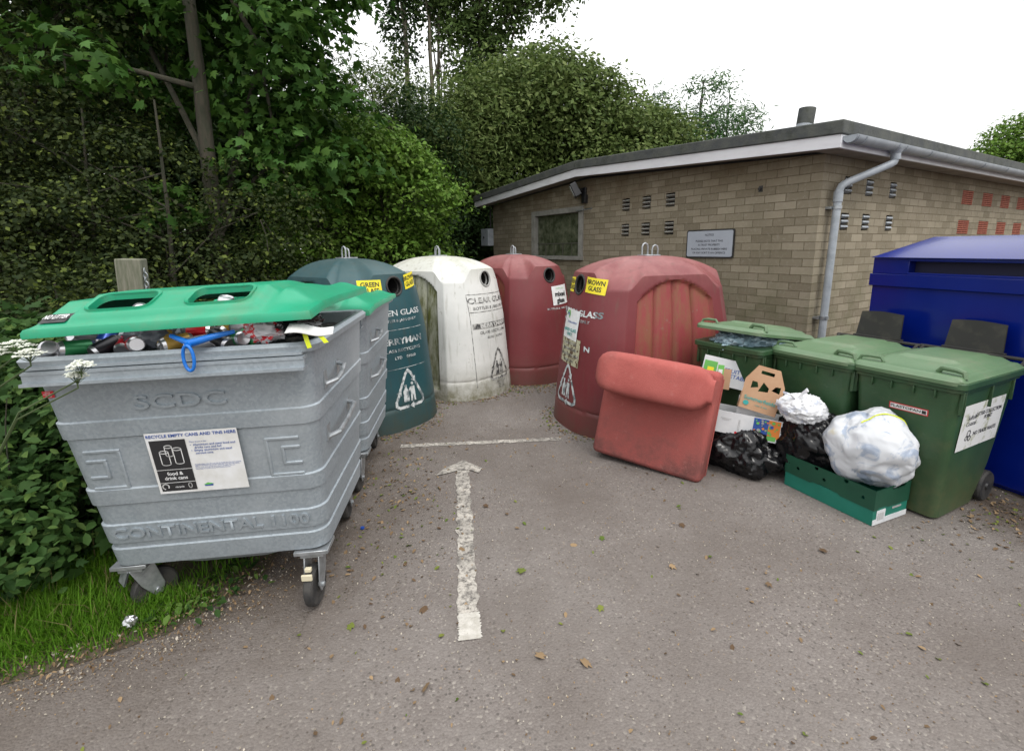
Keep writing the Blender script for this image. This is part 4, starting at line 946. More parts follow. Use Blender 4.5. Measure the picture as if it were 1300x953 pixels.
m=MB(); pc=plane((0,-.0035,0),(1,0,0),(0,0,1)); m.text('Summerfields',.040,lambda x,y,o:pc(x,y-.085,o),.0012,bold=.012); m.add([pc(-.085+.02*math.cos(a),-.125+.018*math.sin(a),.0012) for a in [2*PI*j/12 for j in range(12)]],[tuple(range(12))]); m.text('cider & ales',.018,lambda x,y,o:pc(x+.02,y-.125,o),.0012)
m.build('lettering',M['teal'],bc,smooth=0)

# ================================================================ blue skip
A0=Vector((3.05,4.09,0)); dF=Vector((.36,-.933,0)); nI=Vector((.933,.36,0))
sk=empty('blue_skip',A0,(0,0,math.atan2(dF.y,dF.x)),'large glossy blue steel recycling skip behind the wheelie bins','skip')
# local x along the front (to the viewer's right), y into the skip
LS=2.5; m=MB()
m.box((LS/2,.62,.71),(LS,1.2,1.342)); m.box((LS/2,.62,.03),(LS*.98,1.1,.06))
m.build('body',M['skip'],sk,bevel=.006)
m=MB(); m.box((LS/2,.62,1.43),(LS+.03,1.25,.10)); m.box((.13,.30,1.545),(.27,.58,.13)); m.box((LS/2+.13,.34,1.545),(LS-.27,.48,.13)) ; m.box((LS/2+.13,.055,1.60),(LS-.26,.11,.03)); m.box((LS/2+.13,.05,1.488),(LS-.26,.10,.02)); m.build('collar',M['skip'],sk,bevel=.004)
m=MB(); y0,y1,z0,z1,ix=-.03,.35,1.612,1.775,.22
m.add([(-.012,y0,z0),(LS,y0,z0),(LS,1.25,z0),(-.012,1.25,z0),(ix,y1,z1),(LS-.1,y1,z1),(LS-.1,.95,z1),(ix,.95,z1)],[(3,2,1,0),(0,1,5,4),(1,2,6,5),(2,3,7,6),(3,0,4,7),(4,5,6,7)]); m.build('hood',M['skip'],sk,bevel=.008)
m=MB(); m.box((LS/2+.13,.098,1.545),(LS-.26,.012,.115)); m.build('slot_shade',mat('dark_blue_slot',(.002,.003,.03),.6),sk)  # dark strip painted in for the shade inside the slot recess
for xx in (.98,2.0):
    m=MB(); m.tube([(xx-.03,y1+.05,z1-.02),(xx-.03,y1+.05,z1+.05),(xx-.015,y1+.05,z1+.075),(xx+.015,y1+.05,z1+.075),(xx+.03,y1+.05,z1+.05),(xx+.03,y1+.05,z1-.02)],.013,8); m.build('lifting_lug',M['skip'],sk)
# ================================================================ building
C=Vector((3.38,5.43,0)); aL=R(120.8); dL=Vector((math.cos(aL),math.sin(aL),0)); dR=Vector((.859,.512,0)); nL=-dR; nR=-dL
bd=empty('brick_building',C,(0,0,0),'low buff brick building with shallow gable roof and white fascia','building')
def Lp(s,z,o=0): return dL*s+nL*o+Vector((0,0,z))
def Rp(s,z,o=0): return dR*s+nR*o+Vector((0,0,z))
LL,LR=7.42,16.
def wallmesh(name,fn,prof,holes,length):
    """wall sheet with rectangular openings; prof(s) gives its top; uv in metres"""
    ss=sorted(set([0,length]+[h[0] for h in holes]+[h[1] for h in holes]+[3.95 if length<8 else length/2])); me=bpy.data.meshes.new(name); V=[];Fc=[];UV=[]
    for a,b in zip(ss,ss[1:]):
        zs=sorted(set([-.1]+[z for h in holes if h[0]<=a and h[1]>=b for z in(h[2],h[3])]))
        segs=[];cur=-.1
        for h in sorted([h for h in holes if h[0]<=a+1e-6 and h[1]>=b-1e-6],key=lambda h:h[2]): segs.append((cur,cur,h[2],h[2])); cur=h[3]
        segs.append((cur,cur,prof(b),prof(a)))
        for (z0,z1,z2,z3) in segs:
            o=len(V)
            for s,z in((a,z0),(b,z1),(b,z2),(a,z3)): V.append(fn(s,z)); UV.append((s,z))
            Fc.append((o,o+1,o+2,o+3))
    # reveals
    for h in holes:
        D=.10
        for (p,q) in(((h[0],h[2]),(h[1],h[2])),((h[1],h[2]),(h[1],h[3])),((h[1],h[3]),(h[0],h[3])),((h[0],h[3]),(h[0],h[2]))):
            o=len(V)
            for (s,z),d in((p,0),(q,0),(q,-D),(p,-D)): V.append(fn(s,z,d)); UV.append((s+d,z))
            Fc.append((o,o+1,o+2,o+3))
    me.from_pydata([tuple(v) for v in V],[],Fc); me.materials.append(M['brick']); uv=me.uv_layers.new(name='u')
    for p in me.polygons:
        for li in p.loop_indices: uv.data[li].uv=UV[me.loops[li].vertex_index]
    o=bpy.data.objects.new(name,me); COL.objects.link(o); o.parent=bd; return o
ridge=3.95
def roofz(s): return 2.66+ .22*(1-abs(s-ridge)/ridge) if s<2*ridge else 2.66
winL=(4.06,5.70,1.50,2.43)
ventsL=[(s-.085,s+.085,z-.10,z+.095) for z in(2.385,1.99) for s in(2.08,2.54,2.98)]
ventsR=[(s-.085,s+.085,z-.10,z+.095) for z in(2.385,1.985) for s in(.56,1.06,1.67)]
redR=[(s-.215,s+.215,z-.10,z+.11) for z in(2.395,1.96) for s in(4.13,4.96,5.79,6.62,7.45,8.3)]
# brick course alignment: shift so that vents sit on courses
wallmesh('gable_wall',Lp,lambda s:roofz(s)+.02,[winL]+ventsL,LL); wallmesh('side_wall',Rp,lambda s:2.70,ventsR+redR,LR)
m=MB(); m.box(Lp(LL/2,1.3,-.35),(.05,LL-.1,2.5),Matrix.Rotation(aL-PI/2,3,'Z')); m.box(Rp(LR/2,1.3,-.35),(LR-.2,.05,2.5),Matrix.Rotation(math.atan2(dR.y,dR.x),3,'Z')); m.build('inner_wall',M['void'],bd)
rotL=Matrix.Rotation(aL,3,'Z'); rotR=Matrix.Rotation(math.atan2(dR.y,dR.x),3,'Z')
for (s0,s1,z0,z1) in ventsL:
    m=MB(); s=(s0+s1)/2; 
    for k in range(3): m.box(Lp(s,z0+.035+.06*k,-.02),(.155,.05,.018),rotL@Matrix.Rotation(R(25),3,'X'),mi=0)
    m.box(Lp(s,(z0+z1)/2,-.07),(.17,.01,.195),rotL,mi=1); m.build('air_vent',[M['frame'],M['void']],bd)
for (s0,s1,z0,z1) in ventsR:
    m=MB(); s=(s0+s1)/2
    for k in range(3): m.box(Rp(s,z0+.035+.06*k,-.015),(.155,.05,.022),rotR@Matrix.Rotation(R(-25),3,'X'),mi=0)
    m.box(Rp(s,(z0+z1)/2,-.07),(.17,.01,.195),rotR,mi=1); m.build('air_vent',[M['pipe'],M['void']],bd)
for (s0,s1,z0,z1) in redR:
    m=MB(); s=(s0+s1)/2; m.box(Rp(s,(z0+z1)/2,-.06),(.43,.02,.21),rotR,mi=1)
    for k in range(7): m.box(Rp(s,z0+.018+.029*k,-.018),(.43,.036,.019),rotR,mi=0)
    for q in(-.21,0,.21): m.box(Rp(s+q*.98,(z0+z1)/2,-.022),(.012,.036,.205),rotR,mi=0)
    m.build('red_airbrick',[M['terra'],M['void']],bd)
# window
def Lbox(m,s0,s1,z0,z1,o0,o1,mi=0): m.box(Lp((s0+s1)/2,(z0+z1)/2,(o0+o1)/2),(s1-s0,abs(o1-o0),z1-z0),rotL,mi=mi)
wn=empty('window',(0,0,0)); wn.parent=bd
m=MB(); a,b,c,d=winL
Lbox(m,a-.02,a+.10,c+.06,d-.075,-.08,.025); Lbox(m,b-.10,b+.02,c+.06,d-.075,-.08,.025); Lbox(m,a-.02,b+.02,d-.075,d+.02,-.08,.025); Lbox(m,a-.03,b+.03,c-.01,c+.06,-.08,.05)
m.build('frame',M['frame'],wn,bevel=.004)
m=MB(); Lbox(m,a+.10,b-.10,c+.06,d-.075,-.078,-.07); m.build('pane',M['glass'],wn)
m=MB(); 
for z in(1.79,): Lbox(m,a+.10,b-.10,z,z+.02,-.069,-.055)
for k in range(1,5):
    s=a+.10+(b-a-.2)*k/5; Lbox(m,s-.008,s+.008,c+.06,1.79,-.069,-.055)
Lbox(m,a+.25,a+.65,c+.07,2.05,-.068,-.062,1); Lbox(m,a+.8,a+1.1,c+.07,1.98,-.068,-.062,1)
m.build('glazing_bar',[mat('dark_glazing_bar',(.07,.07,.05),.8),M['glass']],wn)
m=MB(); m.tube([Lp(4.22,2.37,.03),Lp(3.68,2.375,.12)],.012,8); m.build('window_stay',M['galv2'],wn)
# roof: gable slab with upstand, fascia boards, soffits
EO=.30
def rz(s): return 2.93+.25*(1-abs(s-ridge)/(ridge+EO)) 
def Q(s,o,z): return dL*s+nL*o+Vector((0,0,z))   # s along the gable, o out of the gable wall
OD=-LR-.5
m=MB(); ss=[-EO,ridge,2*ridge-.05+EO-.3]
for (s0,s1) in((ss[0],ss[1]),(ss[1],ss[2])):
    vs=[]
    for zz in(-.135,0):
        for s,o in((s0,EO),(s1,EO),(s1,OD),(s0,OD)): vs.append(Q(s,o,rz(s)+zz))
    m.add(vs,[(0,1,2,3),(7,6,5,4),(4,5,1,0),(5,6,2,1),(6,7,3,2),(7,4,0,3)])
m.build('roof',M['felt'],bd,smooth=0,bevel=.012)
m=MB()
for (s0,s1) in((ss[0]+.02,ss[1]),(ss[1],ss[2]-.02)):
    vs=[]
    for zt in(-.262,-.136):
        for s,o in((s0,EO-.02),(s1,EO-.02),(s1,EO-.045),(s0,EO-.045)): vs.append(Q(s,o,rz(s)+zt))
    m.add(vs,[(0,1,2,3),(7,6,5,4),(4,5,1,0),(5,6,2,1),(6,7,3,2),(7,4,0,3)])
m.build('gable_fascia',M['fascia'],bd,smooth=0,bevel=.003)
m=MB(); s0=-EO+.02; zc=rz(-EO)
m.box(dL*(s0+.0125)+nL*(OD/2+EO/2-.03)+Vector((0,0,zc-.2155)),(.025,0,0)); m.v=[];m.f=[];m.m=[]
vs=[]
for zt in(-.263,-.137):
    for s,o in((s0,EO-.046),(s0+.025,EO-.046),(s0+.025,OD),(s0,OD)): vs.append(Q(s,o,zc+zt))
m.add(vs,[(0,1,2,3),(7,6,5,4),(4,5,1,0),(5,6,2,1),(6,7,3,2),(7,4,0,3)]); m.build('eaves_fascia',M['fascia'],bd,smooth=0)
m=MB()
vs=[Q(s0+.026,EO-.047,zc-.255),Q(-.002,EO-.047,zc-.25),Q(-.002,OD,zc-.25),Q(s0+.026,OD,zc-.255)]; m.add(vs,[(0,1,2,3)])
for (sa,sb) in((-.0,ss[1]),(ss[1],ss[2]-.03)): m.add([Q(sa,EO-.047,rz(sa)-.25),Q(sb,EO-.047,rz(sb)-.25),Q(sb,.002,rz(sb)-.245),Q(sa,.002,rz(sa)-.245)],[(0,1,2,3)])
m.build('soffit',M['soffit'],bd,smooth=0)
# gutter along the eaves: half round, with brackets, outlet and downpipe
def Gp(t,o,z): return dR*t+nR*o+Vector((0,0,z))
gz=zc-.155; go=EO+.045; gr=.068
m=MB(); rings=[]
for t in(-.25,16): rings.append([Gp(t,go+gr*math.cos(R(a)),gz+gr*math.sin(R(a))) for a in range(180,361,15)]+[Gp(t,go+(gr-.006)*math.cos(R(a)),gz+(gr-.006)*math.sin(R(a))) for a in range(360,179,-15)])
m.loft(rings); 
m.add([Gp(-.252,go+gr*math.cos(R(a)),gz+gr*math.sin(R(a))) for a in range(180,361,15)],[tuple(range(13))])
gt=m.build('gutter',M['pipe'],bd)
for t in [-.2,-.05,.68,.86,1.5]+[2.3+.9*k for k in range(14)]:
    m=MB(); pts=[Gp(t,go+(gr+.006)*math.cos(R(a)),gz+(gr+.006)*math.sin(R(a))) for a in range(175,366,12)]
    rr=[]
    for p in pts: rr.append([p-dR*.015,p+dR*.015,p+dR*.015+(Gp(t,go,gz)-p)*.06,p-dR*.015+(Gp(t,go,gz)-p)*.06])
    m.loft(rr); m.build('gutter_bracket',M['pipe'],gt)
m=MB(); t0=.76
m.tube([Gp(t0,go,gz-.05),Gp(t0,go,2.64),Gp(t0-.012,go-.006,2.60),Gp(t0-.05,go-.025,2.575),Gp(.26,.125,2.385),Gp(.215,.095,2.35),Gp(.19,.085,2.29),Gp(.19,.085,2.20),Gp(.16,.085,.05)],.040,16)
for z in(gz-.10,): m.tube([Gp(t0,go,z+.03),Gp(t0,go,z-.05)],.047,16)
m.tube([Gp(t0,go,gz-.04),Gp(t0,go,gz-.085)],[.072,.05],16)
m.tube([Gp(.19,.085,2.29),Gp(.188,.085,2.18)],.047,16)
dp=m.build('downpipe',M['pipe'],gt,smooth=50)
for z in(2.14,.92):
    tt=.16+.03*z/2.2; m=MB(); m.tube([Gp(tt,.085,z),Gp(tt,.085,z-.035)],.049,16); m.box(Gp(tt,.03,z-.02),(.15,.06,.025),rotR); m.build('pipe_clip',M['galv2'],gt)
# soil pipe through the roof
m=MB(); p=Vector((4.60,8.0,0))-C; m.tube([p+Vector((0,0,2.9)),p+Vector((0,0,3.52)),p+Vector((.01,0,3.58))],.115,18,mi=0); m.tube([p+Vector((.01,0,3.57)),p+Vector((.03,0,3.80))],.120,18,mi=1); m.build('vent_pipe',[M['pipe'],M['felt']],bd)
m=MB(); m.tube([Lp(.70,2.39,-.01),Lp(.70,2.39,.035)],.018,8); m.box(Lp(.70,2.39,.003),(.05,.006,.07),rotL); m.build('wall_hook',M['rubber'],bd)
# floodlight
fl=empty('floodlight',C+Lp(4.02,2.66,.0),(0,0,aL+PI),'black floodlight with clear lens on the gable wall above the window','floodlight')
m=MB(); m.box((0,-.02,.02),(.12,.04,.16)); m.tube([(0,-.03,.04),(.02,-.12,.06)],.02,8); m.box((.04,-.02,-.10),(.10,.10,.14)); m.build('mount',M['lamp'],fl,bevel=.008)
m=MB(); rt=Matrix.Rotation(R(-35),3,'Z')@Matrix.Rotation(R(28),3,'X'); m.box((-.02,-.20,.05),(.32,.13,.24),rt,taper=.85); m.build('housing',M['lamp'],fl,bevel=.012)
m=MB(); m.box(Vector((-.02,-.20,.05))+rt@Vector((0,-.068,0)),(.25,.006,.18),rt); m.build('lens',M['lampglass'],fl)
# junction box and cable at the far end
mb_=empty('meter_box',C+Lp(7.60,1.98,.0),(0,0,aL+PI),'small grey box at the far corner of the gable wall','meter box')
m=MB(); m.box((.0,-.07,0),(.36,.16,.40)); m.build('case',M['pipe'],mb_,bevel=.01); m=MB(); m.tube([(-.02,-.155,.0),(-.02,-.165,0)],.03,12); m.build('lock',M['black'],mb_); m=MB(); m.tube([(.1,-.03,.2),(.1,-.03,.68)],.02,8); m.build('conduit',M['rubber'],mb_)
# sign
sg=empty('wall_sign',C+Lp(1.36,1.75,.0),(0,0,aL+PI),'grey rectangular notice with black border on the gable wall','sign')
m=MB(); m.prism([(x,y) for x,y in rrect(.74,.375,.03,5)],0,.012,tf=lambda p:Vector((p.x,-.012-p.z,p.y))); m.build('frame',M['black'],sg)
m=MB(); m.prism([(x,y) for x,y in rrect(.705,.34,.022,5)],0,.003,tf=lambda p:Vector((p.x,-.0245-p.z,p.y))); m.build('face',M['signface'],sg)
psn=plane((0,-.028,0),(1,0,0),(0,0,1)); m=MB(); 
for k,(tx,zz) in enumerate((('NOTICE',.115),('PLEASE NOTE THAT THIS',.035),('IS TRUST PROPERTY',-.015),('PLACING PRIVATE RUBBISH HERE',-.07),('OF ANY SORT IS AN OFFENCE',-.12))): m.text(tx,.037,lambda x,y,o:psn(x,y+zz,o),.001,bold=.008,sx=1.02)
m.build('lettering',M['blackink'],sg,smooth=0)

# ================================================================ post
ps_=empty('wooden_post',(-3.02,3.8,0),(R(1),R(2),R(18)),'weathered square wooden post behind the steel bins','post')
m=MB(); m.box((0,0,.83),(.165,.15,1.68)); m.build('timber',M['wood'],ps_,bevel=.008)
for k in range(6):
    m=MB(); cx,cz=.095+.004*(k%2),1.58-.035*k; ring=[(cx+(.012*math.cos(a) if k%2 else 0),-.04+(0 if k%2 else .012*math.cos(a)),cz+.022*math.sin(a)) for a in [2*PI*j/12 for j in range(13)]]
    m.tube(ring,.0045,6,cap=False); m.build('chain_link',M['galv2'],ps_)

# ================================================================ vegetation
def leafshape(kind):
    if kind=='oval': return [(0,0,0),(.28,.35,.06),(.22,.75,.03),(0,1.05,-.06),(-.22,.75,.03),(-.28,.35,.06)],[(0,1,2,3),(0,3,4,5)]
    if kind=='small': return [(0,0,0),(.36,.5,.08),(0,1,-.03),(-.36,.5,.08)],[(0,1,2),(0,2,3)]
    if kind=='long': return [(0,0,0),(.13,.45,.03),(0,1.1,-.1),(-.13,.45,.03)],[(0,1,2),(0,2,3)]
    if kind=='maple': 
        v=[(0,0,0),(.30,.02,-.02),(.50,.22,-.05),(.30,.32,.03),(.60,.66,-.07),(.25,.62,.03),(0,1.10,-.09),(-.25,.62,.03),(-.60,.66,-.07),(-.30,.32,.03),(-.50,.22,-.05),(-.30,.02,-.02),(0,.40,.0)]
        return v,[(0,1,2,3,12),(12,3,4,5),(12,5,6,7),(12,7,8,9),(12,9,10,11,0)]
def scatter(name,P,Nn,size,kind,mats,parent,seed=0,jit=.35,split=.18,updir=None):
    rg=np.random.default_rng(seed); V,Fs=leafshape(kind); V=np.array(V); k=len(V); n=len(P)
    Nn=Nn/np.linalg.norm(Nn,axis=1,keepdims=True)
    t=rg.normal(size=(n,3)); 
    if updir is not None: t=t*.6+np.array(updir)
    t-=Nn*(t*Nn).sum(1,keepdims=True); t/=np.linalg.norm(t,axis=1,keepdims=True); b=np.cross(t,Nn)
    s=size*rg.uniform(1-jit,1+jit,(n,1,1))
    co=P[:,None,:]+s*(V[None,:,0:1]*b[:,None,:]+V[None,:,1:2]*t[:,None,:]+V[None,:,2:3]*Nn[:,None,:])
    me=bpy.data.meshes.new(name); lens=np.array([len(f) for f in Fs]); li=np.concatenate([np.array(f) for f in Fs])
    me.vertices.add(n*k); me.vertices.foreach_set('co',co.reshape(-1).astype(np.float32))
    L=len(li); me.loops.add(n*L); me.loops.foreach_set('vertex_index',(li[None,:]+k*np.arange(n)[:,None]).reshape(-1).astype(np.int32))
    nf=len(Fs); me.polygons.add(n*nf); st=np.concatenate([[0],np.cumsum(lens)[:-1]]); me.polygons.foreach_set('loop_start',(st[None,:]+L*np.arange(n)[:,None]).reshape(-1).astype(np.int32))
    for m_ in mats: me.materials.append(m_)
    mi=(rg.random(n)<split).astype(np.int32); me.polygons.foreach_set('material_index',np.repeat(mi,nf)); me.update(calc_edges=True)
    o=bpy.data.objects.new(name,me); COL.objects.link(o)
    if parent is not None: o.parent=parent
    return o
def crown_pts(blobs,ntw,per,spread,seed,shell=.62,flat=.7,gap=0.0):
    """each crown mass is broken into many rounded sprays; leaves sit on the outer, upper skin of a spray"""
    rg=np.random.default_rng(seed); TW=[];P=[];Nn=[]
    vol=np.array([ (b[3]*b[4]+b[4]*b[5]+b[3]*b[5]) for b in blobs]); K=max(1,int(ntw/3.2)); per2=int(per*3.2)
    cnt=np.maximum(3,(K*vol/vol.sum()).astype(int))
    for b,c in zip(blobs,cnt):
        d=rg.normal(size=(c,3)); d/=np.linalg.norm(d,axis=1,keepdims=True); r=rg.uniform(shell,1.03,(c,1))**.7
        tw=np.array(b[:3])+d*r*np.array(b[3:6]); TW.append(tw)
        rs=spread*2.0*rg.uniform(.55,1.35,(c,1,1))
        e=rg.normal(size=(c,per2,3))+d[:,None,:]*.55+np.array([0,0,.45]); e/=np.linalg.norm(e,axis=2,keepdims=True)
        rad=rg.uniform(.55,1.06,(c,per2,1))**.6
        tipx=rg.normal(size=(c,1,3))*.25
        sp=(e*(1+.35*np.abs(rg.normal(size=(c,per2,1)))**2*.35)+tipx)*rad*rs*np.array([1.15,1.15,flat])
        sp[:,:,2]-=.18*(sp[:,:,0]**2+sp[:,:,1]**2)/np.maximum(rs[:,:,0],.05)
        P.append((tw[:,None,:]+sp).reshape(-1,3)); Nn.append((e*.55+rg.normal(size=(c,per2,3))*.38+np.array([0,0,.45])).reshape(-1,3))
    return np.concatenate(TW),np.concatenate(P),np.concatenate(Nn)
def tree(name,base,label,cat,blobs,leaf,size,kind,ntw,per,spread,seed,trunk_r=.15,bark='bark',group=None,trunks=None,twigs=.12,shell=.6,gap=0,split=.18,jit=.35,flat=.7,zmin=None,height=None):
    base=Vector(base); t=empty(name,base,(0,0,0),label,cat,group)
    rel=[(b[0]-base.x,b[1]-base.y,b[2]-base.z)+tuple(b[3:]) for b in blobs]
    TW,P,Nn=crown_pts(rel,ntw,per,spread,seed,shell,flat,gap)
    if zmin is not None: k=P[:,2]>zmin; P=P[k];Nn=Nn[k]
    scatter('crown',P,Nn,size,kind,LF[leaf],t,seed,jit,split)
    m=MB(); rnd=random.Random(seed)
    top=max(b[2]+b[5]*.6 for b in rel) if height is None else height
    for (tx,ty,lean,r0) in (trunks or [(0,0,.03,trunk_r)]):
        ph=rnd.uniform(0,6.28); path=[Vector((tx+lean*top*(k/9)*math.cos(ph)+.03*noise.noise(Vector((k*.6,seed,tx)))*top*.4,ty+lean*top*(k/9)*math.sin(ph)+.03*noise.noise(Vector((seed,k*.6,ty)))*top*.4,top*k/9-.1)) for k in range(10)]
        m.tube(path,[r0*(1.25 if k==0 else 1)*(1-.085*k) for k in range(10)],9)
        for b in rel:
            k=rnd.randint(2,7); s=path[k]; e=Vector(b[:3]); mid=(s+e)/2+Vector((rnd.uniform(-.2,.2),rnd.uniform(-.2,.2),rnd.uniform(.0,.4)))*(e-s).length*.3
            m.tube([s,mid,e],[r0*.42*(1-.06*k),r0*.26,r0*.1],6)
    ntb=int(len(TW)*twigs)
    idx=np.random.default_rng(seed+5).choice(len(TW),ntb,replace=False) if ntb else []
    for i in idx:
        e=Vector(TW[i]); b=min(rel,key=lambda q:(Vector(q[:3])-e).length); s=Vector(b[:3])*.8+e*.2; mid=(s+e)/2+Vector((rnd.uniform(-.1,.1),rnd.uniform(-.1,.1),rnd.uniform(-.05,.2)))*(e-s).length*.6
        m.tube([s,mid,e],[trunk_r*.10+.004,trunk_r*.07+.003,.003],4,cap=False)
    m.build('trunk',M[bark],t,smooth=60)
    return t
HG='trees and bushes behind the bottle banks'
tree('sycamore_tree',(-3.90,6.6,.1),'sycamore with big lobed leaves and one straight trunk rising behind the near bin','tree',
 [(-5.4,7.0,5.2,1.0,.9,.75),(-3.2,7.3,4.0,.8,.8,.6),(-3.3,7.2,4.7,1.05,1.0,.9),(-3.1,7.4,5.6,1.1,1.0,.9),(-3.1,6.9,2.75,.6,.5,.35),(-3.9,7.8,6.3,2.0,1.2,1.1),(-2.9,7.5,3.4,.95,.8,.6),(-4.1,6.0,2.35,.38,.3,.14),(-6.6,8.2,6.5,1.6,1.4,1.2),(-3.0,7.6,6.6,.9,.9,.8),(-4.5,8.6,8,2.4,1.6,1.4),(-5.0,5.9,3.9,.6,.5,.25),(-5.3,7.9,4.0,1.0,.6,.7)],
 'syc',.115,'maple',2500,9,.20,11,trunk_r=.125,twigs=.10,shell=.35,split=.10,flat=.42,height=8.5,trunks=[(0,0,.008,.125)],group=HG)
tree('elder_bush',(-2.75,8.9,.1),'bright green elder bush with fine leaves, above the teal and white banks','bush',
 [(-2.9,8.8,3.2,1.0,.9,.85),(-2.2,8.7,3.3,.6,.6,.45),(-1.9,9.0,2.6,.9,.8,.75),(-3.3,8.6,2.0,1.0,.8,.8),(-2.2,9.0,1.4,1.1,.8,.9),(-2.3,8.8,3.3,.7,.6,.45)],
 'elder',.080,'oval',2300,12,.15,12,flat=.5,trunk_r=.05,trunks=[(0,0,.05,.05),(.3,.1,.12,.04),(-.3,0,.1,.04)],shell=.5,split=.25,group=HG)
tree('hawthorn_bush',(-6.9,6.6,.1),'tall dark hawthorn at the far left with sparse brownish leaves','bush',
 [(-7.2,6.6,4.6,1.6,1.2,1.4),(-6.0,6.5,3.4,1.5,1.0,.8),(-7.0,6.3,2.2,1.6,1.0,1.0),(-5.6,6.9,4.9,1.0,1,1.0),(-8.0,6.8,6.2,2,1.4,1.2),(-5.9,7.0,6.2,1.3,1.1,1.0)],
 'haw',.06,'small',2100,19,.22,13,flat=.32,trunk_r=.07,trunks=[(0,0,.06,.07),(.5,.1,.10,.05),(-.5,.2,.08,.05)],shell=.4,split=.10,group=HG)
tree('hawthorn_bush',(-4.9,5.6,.1),'low hawthorn with yellow green shoot tips directly behind the wooden post','bush',
 [(-5.7,5.8,3.1,.9,.6,.5),(-4.3,5.9,2.7,.6,.5,.45),(-3.2,6.3,2.2,.55,.5,.5),(-5.4,5.5,1.4,1.3,.8,1.15),(-4.3,5.7,1.3,1.2,.8,1.05),(-3.5,6.0,1.1,1.0,.7,.95),(-6.6,5.4,1.5,1.1,.8,1.2),(-5.0,5.6,2.1,1.1,.6,.45),(-6.4,5.2,2.6,1.3,.7,.55)],
 'haw',.05,'small',2500,20,.18,14,flat=.34,trunk_r=.04,trunks=[(0,0,.06,.04),(.9,.1,.10,.04),(-.9,0,.08,.04)],shell=.5,split=.14,group=HG)
tree('hawthorn_bush',(-4.0,4.2,.1),'hawthorn hedge growing close behind the near steel bin at the left','bush',
 [(-4.5,4.0,.9,.8,.7,.85),(-3.6,4.6,.8,.7,.5,.8),(-4.9,3.3,1.0,.8,.7,.95),(-2.9,4.95,.6,.5,.3,.6)],
 'haw',.048,'small',1900,18,.13,15,flat=.36,trunk_r=.03,shell=.5,split=.14,group=HG)
tree('ivy_clad_tree',(-2.6,11.2,.1),'dark ivy clad tree between the elder bush and the brick building','tree',
 [(-2.0,10.6,1.6,.8,.7,1.5),(-1.2,13.6,1.6,1.3,.6,1.5),(-3.0,10.8,2.2,1.2,.8,1.8),(-1.9,12.6,2.6,.9,.8,2.0),(-2.2,11.4,4.0,1.1,1.0,1.0),(-.8,14.3,2.6,1.4,.8,2.2),(-4.4,11,2.0,1.2,.8,1.9)],
 'dark',.095,'oval',3000,12,.2,16,trunk_r=.12,shell=.45,split=.12,group=HG)
tree('willow_tree',(-3.0,13.2,0),'grey green loose willow behind the elder bush with sky showing through','tree',
 [(-3.4,13,5.3,1.5,1.3,.8),(-2.0,13.2,4.7,1.2,1.2,1.1),(-4.6,12.8,4.7,1.2,1.1,.9),(-2.6,13,3.8,1.8,1.2,1.0),(-.9,13.4,4.3,1.1,1,1.1)],
 'will',.12,'long',2100,15,.26,17,trunk_r=.13,trunks=[(0,0,.03,.13),(.7,.2,.05,.09)],shell=.35,split=.25,group=HG)
tree('goat_willow',(1.0,15.0,0),'large rounded bushy tree rising behind the roof ridge','tree',
 [(.6,14.6,5.6,2.0,1.5,1.5),(-.7,14.4,4.6,1.5,1.2,1.3),(2.3,15.0,5.4,1.5,1.2,1.3),(1.0,15.2,6.3,.9,1.2,.6),(2.2,15.2,6.1,.7,1.0,.6),(.2,14.8,3.3,2.2,1.3,1.3),(3.5,15.4,5.0,1.0,1.1,.8),(1.7,15.0,6.75,.45,.5,.35),(.1,14.8,6.5,.4,.5,.35),(-.9,14.5,5.6,.5,.5,.4),(2.9,15.2,5.95,.5,.5,.35),(4.9,15.6,4.6,.8,.8,.6),(2.4,14.6,4.2,1.8,1.2,1.1),(-.2,14.6,5.5,1.0,.9,.7),(4.3,15.6,4.9,.9,.9,.8)],
 'will',.125,'oval',4000,15,.29,18,flat=.5,trunk_r=.18,shell=.55,split=.30,group=HG)
tree('ash_sapling',(6.4,17.2,0),'feathery light green sapling with open sprays above the white fascia','tree',
 [(4.6,16.6,5.9,.7,.7,.5),(5.3,17,5.5,1.1,1,.8),(6.3,17.2,5.6,.9,1,.6),(7.3,17.4,5.6,.7,1,.6),(7.9,17.6,6.0,.45,.5,.25),(6.5,17.2,6.9,.5,.5,.4),(4.6,16.8,5.3,.8,.8,.6),(7.3,17.3,6.6,.3,.3,.25)],
 'ash',.16,'long',640,13,.22,19,trunk_r=.09,trunks=[(0,0,.03,.09),(.8,0,.1,.06),(-.9,0,.1,.05)],twigs=.3,shell=.3,split=.3,group=HG)
PG='poplars behind the bushes'
tree('poplar_tree',(-4.9,24,0),'narrow ivy covered poplar stem, leftmost of the poplars','tree',[(-4.9,24,12.0,.55,.5,3.2),(-4.4,24,13.5,.8,.7,2.2),(-5.4,24,15,1.2,1,1.5)],'dark',.17,'oval',520,12,.28,20,trunk_r=.2,bark='palebark',shell=.2,height=16,group=PG)
tree('poplar_tree',(-3.7,24.5,0),'bare pale poplar with two close stems, second of the poplars','tree',[(-3.6,24.5,13.6,1.1,.9,1.4),(-3.0,24.5,11.4,.6,.6,.6),(-4.2,24.5,15.6,1.2,1,1.2)],'poplar',.2,'oval',240,12,.35,21,trunk_r=.17,trunks=[(0,0,.01,.17),(.5,.2,.012,.13)],bark='palebark',shell=.2,height=17,twigs=.3,group=PG)
